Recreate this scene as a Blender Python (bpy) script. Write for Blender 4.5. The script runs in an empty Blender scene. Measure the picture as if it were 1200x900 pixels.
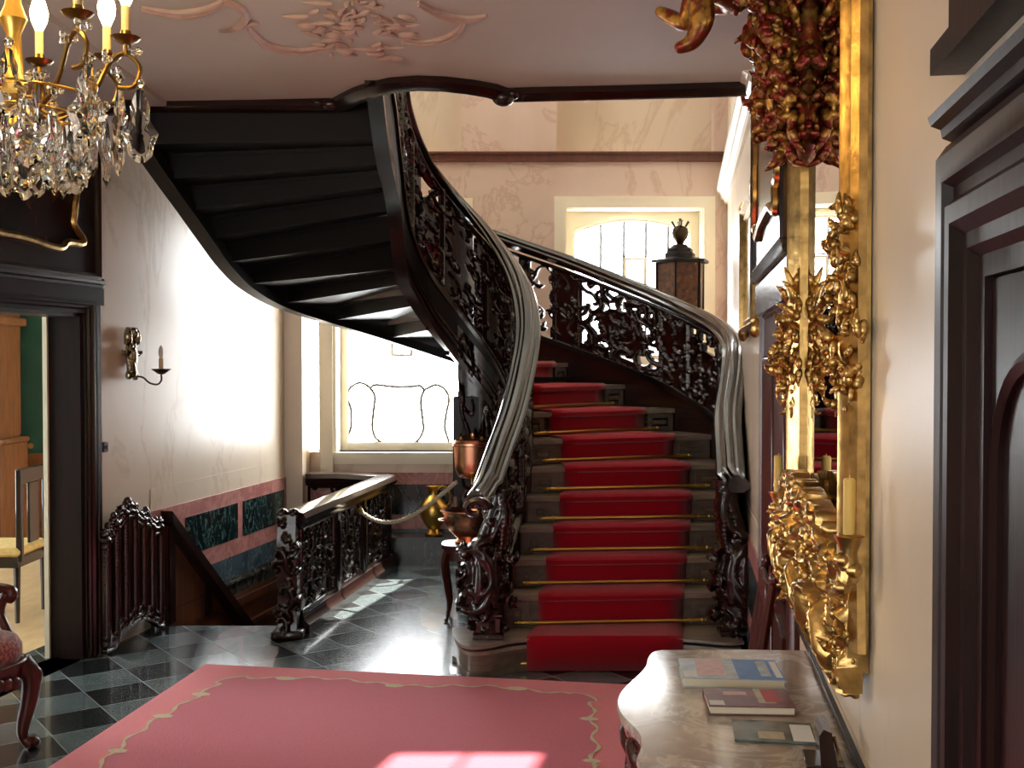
import bpy, bmesh, math, random
import numpy as np
from mathutils import Vector, Matrix
R = math.radians
scene = bpy.context.scene
COL = scene.collection
FPX, HC = 1295.0, 1.70
TH = math.atan(27/1295.0)

# ------------------------------------------------------------------ camera
cam_d = bpy.data.cameras.new('camera'); cam = bpy.data.objects.new('camera', cam_d); COL.objects.link(cam)
cam.location = (0, 0, HC); cam.rotation_euler = (R(90)-TH, 0, 0)
cam_d.sensor_width = 36; cam_d.lens = FPX/1200*36; cam_d.clip_start = .05; cam_d.clip_end = 200
scene.camera = cam

def ray(px, py):
    dx, dy = (px-600)/FPX, (450-py)/FPX
    c, s = math.cos(TH), math.sin(TH)
    return (dx, c+dy*s, -s+dy*c)
def U(px, py, Y):                      # point seen at a pixel, at depth Y
    d = ray(px, py); t = Y/d[1]
    return Vector((d[0]*t, Y, HC+d[2]*t))
def F(px, py, z=0.0):                  # point seen at a pixel, on the level z
    d = ray(px, py); t = (z-HC)/d[2]
    return Vector((d[0]*t, d[1]*t, z))

# ------------------------------------------------------------------ materials
def lin(c): return tuple(((v/255)/12.92 if v/255 <= .04045 else ((v/255+.055)/1.055)**2.4) for v in c)
def newmat(name):
    m = bpy.data.materials.new(name); m.use_nodes = True
    nt = m.node_tree; b = nt.nodes['Principled BSDF']; return m, nt, b
def N(nt, t, **k):
    n = nt.nodes.new(t)
    for a, v in k.items():
        if a in n.inputs: n.inputs[a].default_value = v
        else: setattr(n, a, v)
    return n
def pos(nt, scale=(1,1,1), rot=(0,0,0), obj=False):
    mp = N(nt, 'ShaderNodeMapping'); mp.inputs['Scale'].default_value = scale; mp.inputs['Rotation'].default_value = rot
    if obj:
        nt.links.new(N(nt, 'ShaderNodeTexCoord').outputs['Object'], mp.inputs['Vector'])
    else:
        nt.links.new(N(nt, 'ShaderNodeNewGeometry').outputs['Position'], mp.inputs['Vector'])
    return mp.outputs['Vector']
def ramp(nt, fac, stops):
    r = N(nt, 'ShaderNodeValToRGB'); e = r.color_ramp.elements
    while len(e) < len(stops): e.new(.5)
    for i, (p, c) in enumerate(stops): e[i].position = p; e[i].color = (*c, 1)
    nt.links.new(fac, r.inputs['Fac']); return r.outputs['Color']
def bump(nt, b, h, strength=.3, dist=.01):
    n = N(nt, 'ShaderNodeBump', Strength=strength, Distance=dist)
    nt.links.new(h, n.inputs['Height']); nt.links.new(n.outputs['Normal'], b.inputs['Normal'])
def simple(name, col, rough=.5, metal=0, spec=.5, noise=0, nscale=20, bmp=0, coat=0, emit=None, estr=0, sheen=0):
    m, nt, b = newmat(name); c = lin(col)
    b.inputs['Base Color'].default_value = (*c, 1); b.inputs['Roughness'].default_value = rough
    b.inputs['Metallic'].default_value = metal; b.inputs['Specular IOR Level'].default_value = spec
    b.inputs['Coat Weight'].default_value = coat; b.inputs['Sheen Weight'].default_value = sheen
    if emit: b.inputs['Emission Color'].default_value = (*lin(emit), 1); b.inputs['Emission Strength'].default_value = estr
    if noise or bmp:
        t = N(nt, 'ShaderNodeTexNoise', Scale=nscale, Detail=5.0)
        nt.links.new(pos(nt), t.inputs['Vector'])
        if noise:
            o = ramp(nt, t.outputs['Fac'], [(.3, tuple(v*(1-noise) for v in c)), (.7, tuple(min(1, v*(1+noise)) for v in c))])
            nt.links.new(o, b.inputs['Base Color'])
        if bmp: bump(nt, b, t.outputs['Fac'], bmp)
    return m
def wood(name, c1, c2, rough=.28, scale=(9, 9, 1.2), spec=.5, coat=.3):
    m, nt, b = newmat(name)
    t = N(nt, 'ShaderNodeTexNoise', Scale=3.0, Detail=8.0, Roughness=.6)
    nt.links.new(pos(nt, scale), t.inputs['Vector'])
    nt.links.new(ramp(nt, t.outputs['Fac'], [(.3, lin(c1)), (.7, lin(c2))]), b.inputs['Base Color'])
    b.inputs['Roughness'].default_value = rough; b.inputs['Specular IOR Level'].default_value = spec
    b.inputs['Coat Weight'].default_value = coat; b.inputs['Coat Roughness'].default_value = .15
    bump(nt, b, t.outputs['Fac'], .08); return m
def marble(name, base, dark, vein, vscale=1.6, rough=.3, vw=.035, stretch=(1, 1, .6), spec=.4, strength=1.0):
    m, nt, b = newmat(name); v = pos(nt, stretch)
    n1 = N(nt, 'ShaderNodeTexNoise', Scale=vscale*1.1, Detail=6.0, Distortion=.7); nt.links.new(v, n1.inputs['Vector'])
    base_c = ramp(nt, n1.outputs['Fac'], [(.3, lin(dark)), (.62, lin(base))])
    n2 = N(nt, 'ShaderNodeTexNoise', Scale=vscale, Detail=7.0, Distortion=1.4, Roughness=.6); nt.links.new(v, n2.inputs['Vector'])
    s = N(nt, 'ShaderNodeMath', operation='SUBTRACT'); s.inputs[1].default_value = .5; nt.links.new(n2.outputs['Fac'], s.inputs[0])
    a = N(nt, 'ShaderNodeMath', operation='ABSOLUTE'); nt.links.new(s.outputs[0], a.inputs[0])
    k = N(nt, 'ShaderNodeMapRange'); k.inputs['From Max'].default_value = vw; k.inputs['To Min'].default_value = strength; k.inputs['To Max'].default_value = 0
    nt.links.new(a.outputs[0], k.inputs['Value'])
    mx = N(nt, 'ShaderNodeMix', data_type='RGBA'); nt.links.new(k.outputs['Result'], mx.inputs['Factor'])
    nt.links.new(base_c, mx.inputs['A']); mx.inputs['B'].default_value = (*lin(vein), 1)
    nt.links.new(mx.outputs['Result'], b.inputs['Base Color'])
    b.inputs['Roughness'].default_value = rough; b.inputs['Specular IOR Level'].default_value = spec; return m

M = {}
M['wood'] = wood('dark_oak', (20, 9, 7), (44, 20, 13), .26)
M['wood_red'] = wood('red_mahogany', (46, 14, 10), (84, 32, 20), .36, spec=.35, coat=.12)
M['wood_mid'] = wood('brown_oak', (56, 30, 17), (104, 60, 32), .35)
M['wood_grey'] = wood('worn_step_oak', (112, 96, 84), (150, 132, 116), .28, (2, 9, 9))
M['wood_black'] = wood('black_oak', (8, 5, 5), (19, 10, 8), .42, spec=.3, coat=.08)
M['door_dark'] = wood('near_black_mahogany', (20, 8, 8), (40, 15, 13), .42, spec=.22, coat=.04)
M['gate'] = wood('gate_mahogany', (30, 11, 8), (62, 24, 15), .22, spec=.5, coat=.4)
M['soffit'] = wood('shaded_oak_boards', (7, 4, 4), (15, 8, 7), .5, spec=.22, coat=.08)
M['riser'] = wood('oak_riser', (74, 60, 50), (108, 92, 78), .35, (2, 9, 9))
M['bronze'] = simple('olive_bronze', (132, 104, 56), .28, 1)
M['wood_honey'] = wood('honey_oak', (78, 44, 22), (122, 76, 38), .4)
M['rail'] = wood('polished_rail', (22, 11, 8), (42, 23, 17), .14, (3, 3, 9), .7, .8)
M['carpet'] = simple('crimson_carpet', (150, 8, 28), .95, spec=.1, noise=.12, nscale=160, bmp=.35, sheen=.25)
M['brass'] = simple('brass', (226, 184, 96), .3, 1)
M['gilt'] = simple('old_gilding', (190, 152, 92), .3, 1, noise=.4, nscale=22, bmp=.2)
M['bole'] = None
m, nt, b = newmat('worn_red_gilding')
t = N(nt, 'ShaderNodeTexNoise', Scale=30.0, Detail=6.0); nt.links.new(pos(nt), t.inputs['Vector'])
nt.links.new(ramp(nt, t.outputs['Fac'], [(.40, lin((132, 36, 22))), (.5, lin((120, 62, 30))), (.62, lin((190, 140, 62)))]), b.inputs['Base Color'])
b.inputs['Metallic'].default_value = .55; b.inputs['Roughness'].default_value = .36; M['bole'] = m
M['copper'] = simple('copper', (236, 168, 132), .26, 1, noise=.12, nscale=8)
M['pewter'] = simple('silvered_brass', (150, 138, 112), .25, 1, noise=.2, nscale=40)
M['iron'] = simple('dark_bronze', (64, 52, 34), .35, .9)
M['wall'] = marble('cream_marble', (222, 205, 184), (204, 183, 158), (166, 128, 92), .8, .3, .022, (1.0, 1.0, .5), .45, .28)
M['wall_pink'] = marble('rose_marble', (224, 202, 188), (210, 184, 168), (172, 124, 98), 1.1, .3, .02, (1, 1, .8), .4, .34)
M['pink'] = marble('pink_marble', (178, 118, 112), (150, 90, 86), (205, 160, 150), 4, .3, .05, (1, 1, 1), .4, .5)
M['green'] = marble('green_marble', (22, 40, 40), (8, 16, 18), (92, 122, 116), 5, .15, .022, (1.6, 1.6, .9), .5, .8)
M['slate'] = marble('blue_slate_marble', (66, 82, 90), (46, 60, 68), (120, 136, 142), 5, .25, .03, (1, 1, 1), .4, .5)
M['ledge'] = marble('dark_ledge_stone', (66, 64, 60), (46, 46, 44), (98, 96, 92), 4, .25, .02)
M['cream'] = simple('cream_paint', (244, 236, 214), .4, noise=.02, nscale=3)
M['plaster'] = simple('ceiling_plaster', (214, 216, 210), .7, noise=.03, nscale=2)
M['stucco'] = simple('rose_stucco', (210, 186, 176), .6, noise=.1, nscale=20)
M['brown_trim'] = wood('brown_trim', (84, 44, 32), (112, 62, 46), .4)
M['rug_out'] = simple('rug_rose', (206, 104, 108), .95, spec=.1, noise=.06, nscale=120, bmp=.2, sheen=.2)
M['rug_in'] = simple('rug_deep_rose', (184, 78, 92), .95, spec=.1, noise=.08, nscale=90, bmp=.2, sheen=.2)
M['rug_line'] = simple('rug_cream', (196, 182, 150), .95, spec=.1, noise=.08, nscale=90)
M['candle'] = simple('yellow_wax', (226, 186, 96), .5, noise=.04)
M['ivory'] = simple('ivory_sleeve', (214, 190, 140), .5)
M['table_top'] = marble('grey_console_marble', (186, 170, 158), (150, 138, 130), (226, 218, 208), 6, .12, .06, (1, 1, 1), .55, .6)
M['paper'] = simple('page_paper', (226, 214, 186), .8)
M['white'] = simple('white_card', (232, 230, 226), .6)
M['blue'] = simple('blue_print', (62, 122, 190), .35, noise=.25, nscale=25)
M['haze'] = simple('grey_print', (172, 184, 192), .35, noise=.25, nscale=30)
M['rose_print'] = simple('rose_print', (206, 158, 156), .35, noise=.2, nscale=40)
M['plum'] = simple('plum_print', (120, 76, 86), .35, noise=.35, nscale=35)
M['red'] = simple('red_print', (176, 44, 52), .4)
M['sand'] = simple('sand_print', (190, 178, 150), .4, noise=.2, nscale=40)
M['photo'] = simple('grey_green_print', (96, 108, 104), .25, noise=.5, nscale=30)
M['rope'] = simple('cream_rope', (206, 192, 166), .8, noise=.15, nscale=80, bmp=.4)
M['switch'] = simple('black_switch', (40, 40, 42), .4)
M['yellow'] = simple('yellow_silk', (206, 182, 120), .6, noise=.15, nscale=30)
M['floor_wood'] = wood('pale_parquet', (176, 150, 110), (206, 182, 140), .35, (3, 1, 1))
M['bulb'] = simple('lit_bulb', (255, 236, 190), .4, emit=(255, 214, 140), estr=45)
M['bulb_off'] = simple('frosted_bulb', (230, 220, 205), .2)
M['lead'] = simple('grey_lead', (70, 64, 56), .5)
M['ext'] = simple('pale_render', (235, 232, 224), .8)
m, nt, b = newmat('red_brocade')
t = N(nt, 'ShaderNodeTexVoronoi', Scale=62.0); nt.links.new(pos(nt), t.inputs['Vector'])
nt.links.new(ramp(nt, t.outputs['Distance'], [(.25, lin((96, 18, 20))), (.5, lin((122, 40, 36))), (.66, lin((158, 92, 76)))]), b.inputs['Base Color'])
b.inputs['Roughness'].default_value = .7; b.inputs['Sheen Weight'].default_value = .3; M['brocade'] = m
m, nt, b = newmat('green_damask')
t = N(nt, 'ShaderNodeTexVoronoi', Scale=5.0); nt.links.new(pos(nt), t.inputs['Vector'])
nt.links.new(ramp(nt, t.outputs['Distance'], [(.10, lin((170, 120, 60))), (.16, lin((30, 78, 60))), (.7, lin((24, 66, 52)))]), b.inputs['Base Color'])
b.inputs['Roughness'].default_value = .7; M['damask'] = m
m, nt, b = newmat('speckled_lacquer')
t = N(nt, 'ShaderNodeTexNoise', Scale=24.0, Detail=4.0); nt.links.new(pos(nt), t.inputs['Vector'])
nt.links.new(ramp(nt, t.outputs['Fac'], [(.35, lin((58, 32, 20))), (.58, lin((104, 58, 30))), (.68, lin((104, 62, 34))), (.72, lin((196, 158, 104)))]), b.inputs['Base Color'])
b.inputs['Roughness'].default_value = .4; M['lacquer'] = m
m, nt, b = newmat('dark_oil_painting')
t = N(nt, 'ShaderNodeTexNoise', Scale=3.5, Detail=5.0, Distortion=1.2); nt.links.new(pos(nt), t.inputs['Vector'])
nt.links.new(ramp(nt, t.outputs['Fac'], [(.40, lin((14, 8, 6))), (.58, lin((44, 20, 12))), (.68, lin((110, 52, 26)))]), b.inputs['Base Color'])
b.inputs['Roughness'].default_value = .25; M['painting'] = m
m, nt, b = newmat('silvered_glass')
b.inputs['Base Color'].default_value = (.86, .86, .84, 1); b.inputs['Metallic'].default_value = 1; b.inputs['Roughness'].default_value = .01; M['mirror'] = m
m, nt, b = newmat('crystal')
b.inputs['Base Color'].default_value = (1, .99, .95, 1); b.inputs['Roughness'].default_value = .02; b.inputs['IOR'].default_value = 1.52
b.inputs['Transmission Weight'].default_value = 1; M['crystal'] = m
m = bpy.data.materials.new('window_glass'); m.use_nodes = True; nt = m.node_tree; nt.nodes.clear()
o = N(nt, 'ShaderNodeOutputMaterial'); mx = N(nt, 'ShaderNodeMixShader'); mx.inputs[0].default_value = .05
tr = N(nt, 'ShaderNodeBsdfTransparent'); gl = N(nt, 'ShaderNodeBsdfGlossy'); gl.inputs['Roughness'].default_value = .03
nt.links.new(tr.outputs[0], mx.inputs[1]); nt.links.new(gl.outputs[0], mx.inputs[2]); nt.links.new(mx.outputs[0], o.inputs[0]); M['glass'] = m
# chequered floor, set diagonally to the room
m, nt, b = newmat('chequer_marble')
TS = .302; ang = R(45)-math.atan(.154)
mp = N(nt, 'ShaderNodeMapping', vector_type='TEXTURE'); mp.inputs['Location'].default_value = (-2.057, 5.192, 0)
mp.inputs['Rotation'].default_value = (0, 0, ang); mp.inputs['Scale'].default_value = (TS, TS, TS)
nt.links.new(N(nt, 'ShaderNodeNewGeometry').outputs['Position'], mp.inputs['Vector'])
sx = N(nt, 'ShaderNodeSeparateXYZ'); nt.links.new(mp.outputs['Vector'], sx.inputs[0])
def mth(op, a, bb=None):
    n = N(nt, 'ShaderNodeMath', operation=op)
    for i, v in enumerate((a, bb)):
        if v is None: continue
        if isinstance(v, (int, float)): n.inputs[i].default_value = v
        else: nt.links.new(v, n.inputs[i])
    return n.outputs[0]
px_, py_ = mth('ADD', sx.outputs[0], 40.5), mth('ADD', sx.outputs[1], 40.5)
chk = mth('FLOORED_MODULO', mth('ADD', mth('FLOOR', px_), mth('FLOOR', py_)), 2.0)
def edge(p): f = mth('FRACT', p); return mth('MINIMUM', f, mth('SUBTRACT', 1.0, f))
grout = mth('LESS_THAN', mth('MINIMUM', edge(px_), edge(py_)), .010)
nz = N(nt, 'ShaderNodeTexNoise', Scale=9.0, Detail=6.0, Distortion=.6); nt.links.new(pos(nt), nz.inputs['Vector'])
dk = ramp(nt, nz.outputs['Fac'], [(.3, lin((8, 12, 14))), (.7, lin((24, 30, 32)))])
lt = ramp(nt, nz.outputs['Fac'], [(.3, lin((66, 78, 80))), (.7, lin((94, 106, 106)))])
mx = N(nt, 'ShaderNodeMix', data_type='RGBA'); nt.links.new(chk, mx.inputs['Factor']); nt.links.new(dk, mx.inputs['A']); nt.links.new(lt, mx.inputs['B'])
mg = N(nt, 'ShaderNodeMix', data_type='RGBA'); nt.links.new(grout, mg.inputs['Factor']); nt.links.new(mx.outputs['Result'], mg.inputs['A'])
mg.inputs['B'].default_value = (*lin((128, 136, 136)), 1); nt.links.new(mg.outputs['Result'], b.inputs['Base Color'])
b.inputs['Roughness'].default_value = .26; b.inputs['Specular IOR Level'].default_value = .75; b.inputs['Coat Weight'].default_value = .5; b.inputs['Coat Roughness'].default_value = .05; M['tiles'] = m

# ------------------------------------------------------------------ mesh builder
class MB:
    def __init__(s, xf=None): s.v = []; s.f = []; s.xf = xf
    def add(s, vs, fs, xf=None):
        n = len(s.v)
        for p in vs:
            p = tuple(p)
            if xf: p = xf(p)
            if s.xf: p = s.xf(tuple(p))
            s.v.append(tuple(p))
        s.f.extend([tuple(i+n for i in f) for f in fs]); return s
    def box(s, x0, x1, y0, y1, z0, z1, xf=None, nx=1, ny=1):
        vs, fs = [], []
        if nx == 1 and ny == 1:
            vs = [(x, y, z) for z in (z0, z1) for y in (y0, y1) for x in (x0, x1)]
            fs = [(0,2,3,1), (4,5,7,6), (0,1,5,4), (1,3,7,5), (3,2,6,7), (2,0,4,6)]
        return s.add(vs, fs, xf)
    def bbox(s, x0, x1, y0, y1, z0, z1, c=.004, xf=None):       # box with chamfered edges
        vs = []; idx = {}
        fs = []
        X, Y, Z = (x0, x1), (y0, y1), (z0, z1)
        sg = (1, -1)
        for i in (0,1):
            for j in (0,1):
                for k in (0,1):
                    for a in range(3):
                        p = [X[i]+sg[i]*c, Y[j]+sg[j]*c, Z[k]+sg[k]*c]
                        p[a] = (X[i], Y[j], Z[k])[a]
                        idx[i,j,k,a] = len(vs); vs.append(p)
        g = lambda i,j,k,a: idx[i,j,k,a]
        for q in (0,1):
            fs.append((g(q,0,0,0), g(q,1,0,0), g(q,1,1,0), g(q,0,1,0)))
            fs.append((g(0,q,0,1), g(1,q,0,1), g(1,q,1,1), g(0,q,1,1)))
            fs.append((g(0,0,q,2), g(1,0,q,2), g(1,1,q,2), g(0,1,q,2)))
        for i in (0,1):
            for j in (0,1):
                fs.append((g(i,j,0,0), g(i,j,1,0), g(i,j,1,1), g(i,j,0,1)))
                fs.append((g(i,0,j,0), g(i,1,j,0), g(i,1,j,2), g(i,0,j,2)))
                fs.append((g(0,i,j,1), g(1,i,j,1), g(1,i,j,2), g(0,i,j,2)))
                for k in (0,1): fs.append((g(i,j,k,0), g(i,j,k,1), g(i,j,k,2)))
        return s.add(vs, fs, xf)
    def prism(s, poly, z0, z1, xf=None):                         # polygon in x,y pulled up in z
        n = len(poly); vs = [(p[0], p[1], z0) for p in poly]+[(p[0], p[1], z1) for p in poly]
        fs = [tuple(range(n-1, -1, -1)), tuple(range(n, 2*n))]+[(i, (i+1) % n, n+(i+1) % n, n+i) for i in range(n)]
        return s.add(vs, fs, xf)
    def lathe(s, prof, seg=20, c=(0,0,0), xf=None, sx=1, sy=1):
        vs, fs = [], []
        for r, z in prof:
            for i in range(seg):
                a = 2*math.pi*i/seg; vs.append((c[0]+r*math.cos(a)*sx, c[1]+r*math.sin(a)*sy, c[2]+z))
        for j in range(len(prof)-1):
            for i in range(seg):
                k = (i+1) % seg; fs.append((j*seg+i, j*seg+k, (j+1)*seg+k, (j+1)*seg+i))
        fs.append(tuple(range(seg-1, -1, -1))); fs.append(tuple((len(prof)-1)*seg+i for i in range(seg)))
        return s.add(vs, fs, xf)
    def tube(s, pts, r, seg=8, xf=None, flat=1.0):
        pts = [Vector(p) for p in pts]; n = len(pts)
        rs = list(r) if hasattr(r, '__len__') else [r]*n
        vs, fs = [], []; up = None
        for i, p in enumerate(pts):
            t = (pts[min(i+1, n-1)]-pts[max(i-1, 0)])
            if t.length < 1e-9: t = Vector((0,0,1))
            t.normalize()
            if up is None:
                up = Vector((0,0,1)) if abs(t.z) < .9 else Vector((1,0,0))
            a = t.cross(up)
            if a.length < 1e-6: a = t.orthogonal()
            a.normalize(); b2 = a.cross(t).normalized(); up = b2
            for k in range(seg):
                w = 2*math.pi*k/seg; vs.append(p+(a*math.cos(w)*flat+b2*math.sin(w))*rs[i])
        for i in range(n-1):
            for k in range(seg):
                q = (k+1) % seg; fs.append((i*seg+k, i*seg+q, (i+1)*seg+q, (i+1)*seg+k))
        fs.append(tuple(range(seg-1, -1, -1))); fs.append(tuple((n-1)*seg+k for k in range(seg)))
        return s.add(vs, fs, xf)
    def ell(s, c, rx, ry, rz, seg=14, rings=9, xf=None):
        prof = [(math.sin(math.pi*(i+.02)/(rings+.04)), -math.cos(math.pi*(i+.02)/(rings+.04))) for i in range(rings+1)]
        vs, fs = [], []
        for r, z in prof:
            for i in range(seg):
                a = 2*math.pi*i/seg; vs.append((c[0]+r*math.cos(a)*rx, c[1]+r*math.sin(a)*ry, c[2]+z*rz))
        for j in range(rings):
            for i in range(seg):
                k = (i+1) % seg; fs.append((j*seg+i, j*seg+k, (j+1)*seg+k, (j+1)*seg+i))
        fs.append(tuple(range(seg-1, -1, -1))); fs.append(tuple(rings*seg+i for i in range(seg)))
        return s.add(vs, fs, xf)
    def grid(s, fn, nu, nv, closed=False):                        # fn(i/nu, j/nv) -> point
        vs = [fn(i/nu, j/nv) for i in range(nu+1) for j in range(nv+1)]
        fs = [(i*(nv+1)+j, (i+1)*(nv+1)+j, (i+1)*(nv+1)+j+1, i*(nv+1)+j+1) for i in range(nu) for j in range(nv)]
        return s.add(vs, fs)
    def sweep(s, rings, caps=True):                               # list of equal closed point rings
        m = len(rings[0]); vs = [p for r in rings for p in r]; fs = []
        for i in range(len(rings)-1):
            for k in range(m):
                q = (k+1) % m; fs.append((i*m+k, i*m+q, (i+1)*m+q, (i+1)*m+k))
        if caps: fs.append(tuple(range(m-1, -1, -1))); fs.append(tuple((len(rings)-1)*m+k for k in range(m)))
        return s.add(vs, fs)
    def build(s, name, mat, parent=None, sharp=38):
        me = bpy.data.meshes.new(name); me.from_pydata(s.v, [], s.f); me.update()
        bm = bmesh.new(); bm.from_mesh(me); bmesh.ops.recalc_face_normals(bm, faces=bm.faces); bm.to_mesh(me); bm.free()
        me.polygons.foreach_set('use_smooth', [True]*len(me.polygons)); me.set_sharp_from_angle(angle=R(sharp))
        me.materials.append(M[mat] if isinstance(mat, str) else mat)
        o = bpy.data.objects.new(name, me); COL.objects.link(o)
        if parent: o.parent = parent; o.matrix_parent_inverse = parent.matrix_basis.inverted()
        return o

def tag(o, label, cat, group=None):
    o['label'] = label; o['category'] = cat
    if group: o['group'] = group
    return o
def thing(name, label, cat, loc=(0,0,0), group=None):
    o = bpy.data.objects.new(name, None); o.empty_display_size = .1; COL.objects.link(o); o.location = loc
    return tag(o, label, cat, group)
def struct(o): o['kind'] = 'structure'; return o
def clone(o, delta, label, mat=None, parent=None):
    c = o.copy(); COL.objects.link(c)
    if parent is None:
        c.location = Vector(o.location)+Vector(delta); c['label'] = label
    else:
        c.parent = parent
    for ch in o.children: clone(ch, None, None, None, c)
    return c

# ------------------------------------------------------------------ carved relief
def cscroll(cx, cy, size, ang, s=False, w=.014, curl=1.0, flip=1):
    t = np.linspace(-1, 1, 46); k = (1.6+7.5*np.abs(t)**3.2)*curl
    if s: k = k*np.sign(t+1e-9)*1.0
    hd = np.cumsum(k)*(t[1]-t[0]); hd -= hd[len(hd)//2]
    x = np.cumsum(np.cos(hd)); y = np.cumsum(np.sin(hd))*flip
    x -= x.mean(); y -= y.mean(); sc = size/max(np.ptp(x), np.ptp(y)); x *= sc; y *= sc
    c, q = math.cos(ang), math.sin(ang)
    r = w*(1-.5*np.abs(t)); r[:2] = w*.85; r[-2:] = w*.85
    return np.stack([cx+x*c-y*q, cy+x*q+y*c, r], 1)
def leafs(cx, cy, ln, ang, bend, w):
    t = np.linspace(0, 1, 18); a = ang+bend*t
    x = cx+np.cumsum(np.cos(a))*ln/18; y = cy+np.cumsum(np.sin(a))*ln/18
    return np.stack([x, y, w*(.25+np.sin(math.pi*t**.65))*.8], 1)
def rococo(W, H, seed, cell=.13, w=.013, lo=.0, hi=1.0):
    rg = random.Random(seed); S = []
    nx, ny = max(1, int(W/cell)), max(1, int(H/cell))
    for i in range(nx):
        for j in range(ny):
            cx = (i+.5+rg.uniform(-.3, .3))*W/nx; cy = (j+.5+rg.uniform(-.3, .3))*H/ny
            q = rg.random()
            if q < .62:
                S.append(cscroll(cx, cy, cell*rg.uniform(.9, 1.5), rg.uniform(0, 6.28), rg.random() < .4, w*rg.uniform(.8, 1.25), rg.uniform(.8, 1.15), rg.choice((-1, 1))))
            a0 = rg.uniform(0, 6.28)
            for k in range(rg.randint(2, 4)):
                S.append(leafs(cx, cy, cell*rg.uniform(.45, .8), a0+k*.55, rg.uniform(-.9, .9), w*rg.uniform(.7, 1.1)))
    return S
def line(pts, r):
    out = []
    for (x0, y0), (x1, y1) in zip(pts[:-1], pts[1:]):
        n = max(2, int(math.hypot(x1-x0, y1-y0)/.006)); t = np.linspace(0, 1, n)
        out.append(np.stack([x0+(x1-x0)*t, y0+(y1-y0)*t, np.full(n, r)], 1))
    return np.concatenate(out)
def oval(cx, cy, rx, ry, r):
    a = np.linspace(0, 2*math.pi, 90); return np.stack([cx+rx*np.cos(a), cy+ry*np.sin(a), np.full(90, r)], 1)
def relief(mb, W, H, strokes, fmap, step=.009, thick=.02, hmax=.02, base=None, back=True, dome=0):
    """a carved board W x H: solid where a stroke or base(u,v)>0 is; fmap(u,v,h)->point"""
    nu, nv = max(4, int(W/step)), max(4, int(H/step)); du, dv = W/nu, H/nv
    Ug, Vg = np.meshgrid(np.linspace(0, W, nu+1), np.linspace(0, H, nv+1), indexing='ij')
    f = np.full(Ug.shape, -.02); h = np.zeros(Ug.shape)
    if base is not None: f = np.maximum(f, base(Ug, Vg))
    for S in strokes:
        for x, y, r in S[::2] if len(S) > 60 else S:
            rr = r*1.7; i0, i1 = max(0, int((x-rr)/du)), min(nu, int((x+rr)/du)+1); j0, j1 = max(0, int((y-rr)/dv)), min(nv, int((y+rr)/dv)+1)
            if i0 >= i1 or j0 >= j1: continue
            d = np.hypot(Ug[i0:i1+1, j0:j1+1]-x, Vg[i0:i1+1, j0:j1+1]-y)
            f[i0:i1+1, j0:j1+1] = np.maximum(f[i0:i1+1, j0:j1+1], r-d)
            hh = np.sqrt(np.clip(1-(d/r)**2, 0, 1))*hmax*min(1.4, r/.013)
            h[i0:i1+1, j0:j1+1] = np.maximum(h[i0:i1+1, j0:j1+1], hh)
    if dome: h += dome*np.sqrt(np.clip(f, 0, 1))
    keep = (f[:-1, :-1]+f[1:, :-1]+f[1:, 1:]+f[:-1, 1:]) > 0
    gu, gv = np.gradient(f, du, dv); gl = np.hypot(gu, gv)+1e-6
    bd = np.zeros(f.shape, bool)
    kp = np.pad(keep, 1); cnt = kp[:-1, :-1].astype(int)+kp[1:, :-1]+kp[1:, 1:]+kp[:-1, 1:]
    bd = (cnt > 0) & (cnt < 4)
    sh = np.clip(-f/np.maximum(gl, .3), -.5*step, .5*step)*bd
    inn = (Ug > 1e-9) & (Ug < W-1e-9) & (Vg > 1e-9) & (Vg < H-1e-9)
    Un = Ug+sh*gu/gl*inn; Vn = Vg+sh*gv/gl*inn
    used = cnt > 0; idx = -np.ones(f.shape, int); idx[used] = np.arange(used.sum()); n = int(used.sum())
    vs = [fmap(u, v, thick/2+z) for u, v, z in zip(Un[used], Vn[used], h[used])]
    vs += [fmap(u, v, -thick/2-z*(1 if back else 0)) for u, v, z in zip(Un[used], Vn[used], h[used])]
    fs = []
    I, J = np.nonzero(keep)
    a, b_, c, d = idx[I, J], idx[I+1, J], idx[I+1, J+1], idx[I, J+1]
    fs += list(zip(a.tolist(), b_.tolist(), c.tolist(), d.tolist()))
    fs += list(zip((d+n).tolist(), (c+n).tolist(), (b_+n).tolist(), (a+n).tolist()))
    def side(p, q): fs.extend(zip(p.tolist(), (p+n).tolist(), (q+n).tolist(), q.tolist()))
    e = keep & ~kp[:-2, 1:-1]; I, J = np.nonzero(e); side(idx[I, J], idx[I, J+1])
    e = keep & ~kp[2:, 1:-1]; I, J = np.nonzero(e); side(idx[I+1, J+1], idx[I+1, J])
    e = keep & ~kp[1:-1, :-2]; I, J = np.nonzero(e); side(idx[I+1, J], idx[I, J])
    e = keep & ~kp[1:-1, 2:]; I, J = np.nonzero(e); side(idx[I, J+1], idx[I+1, J+1])
    return mb.add(vs, fs)

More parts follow.
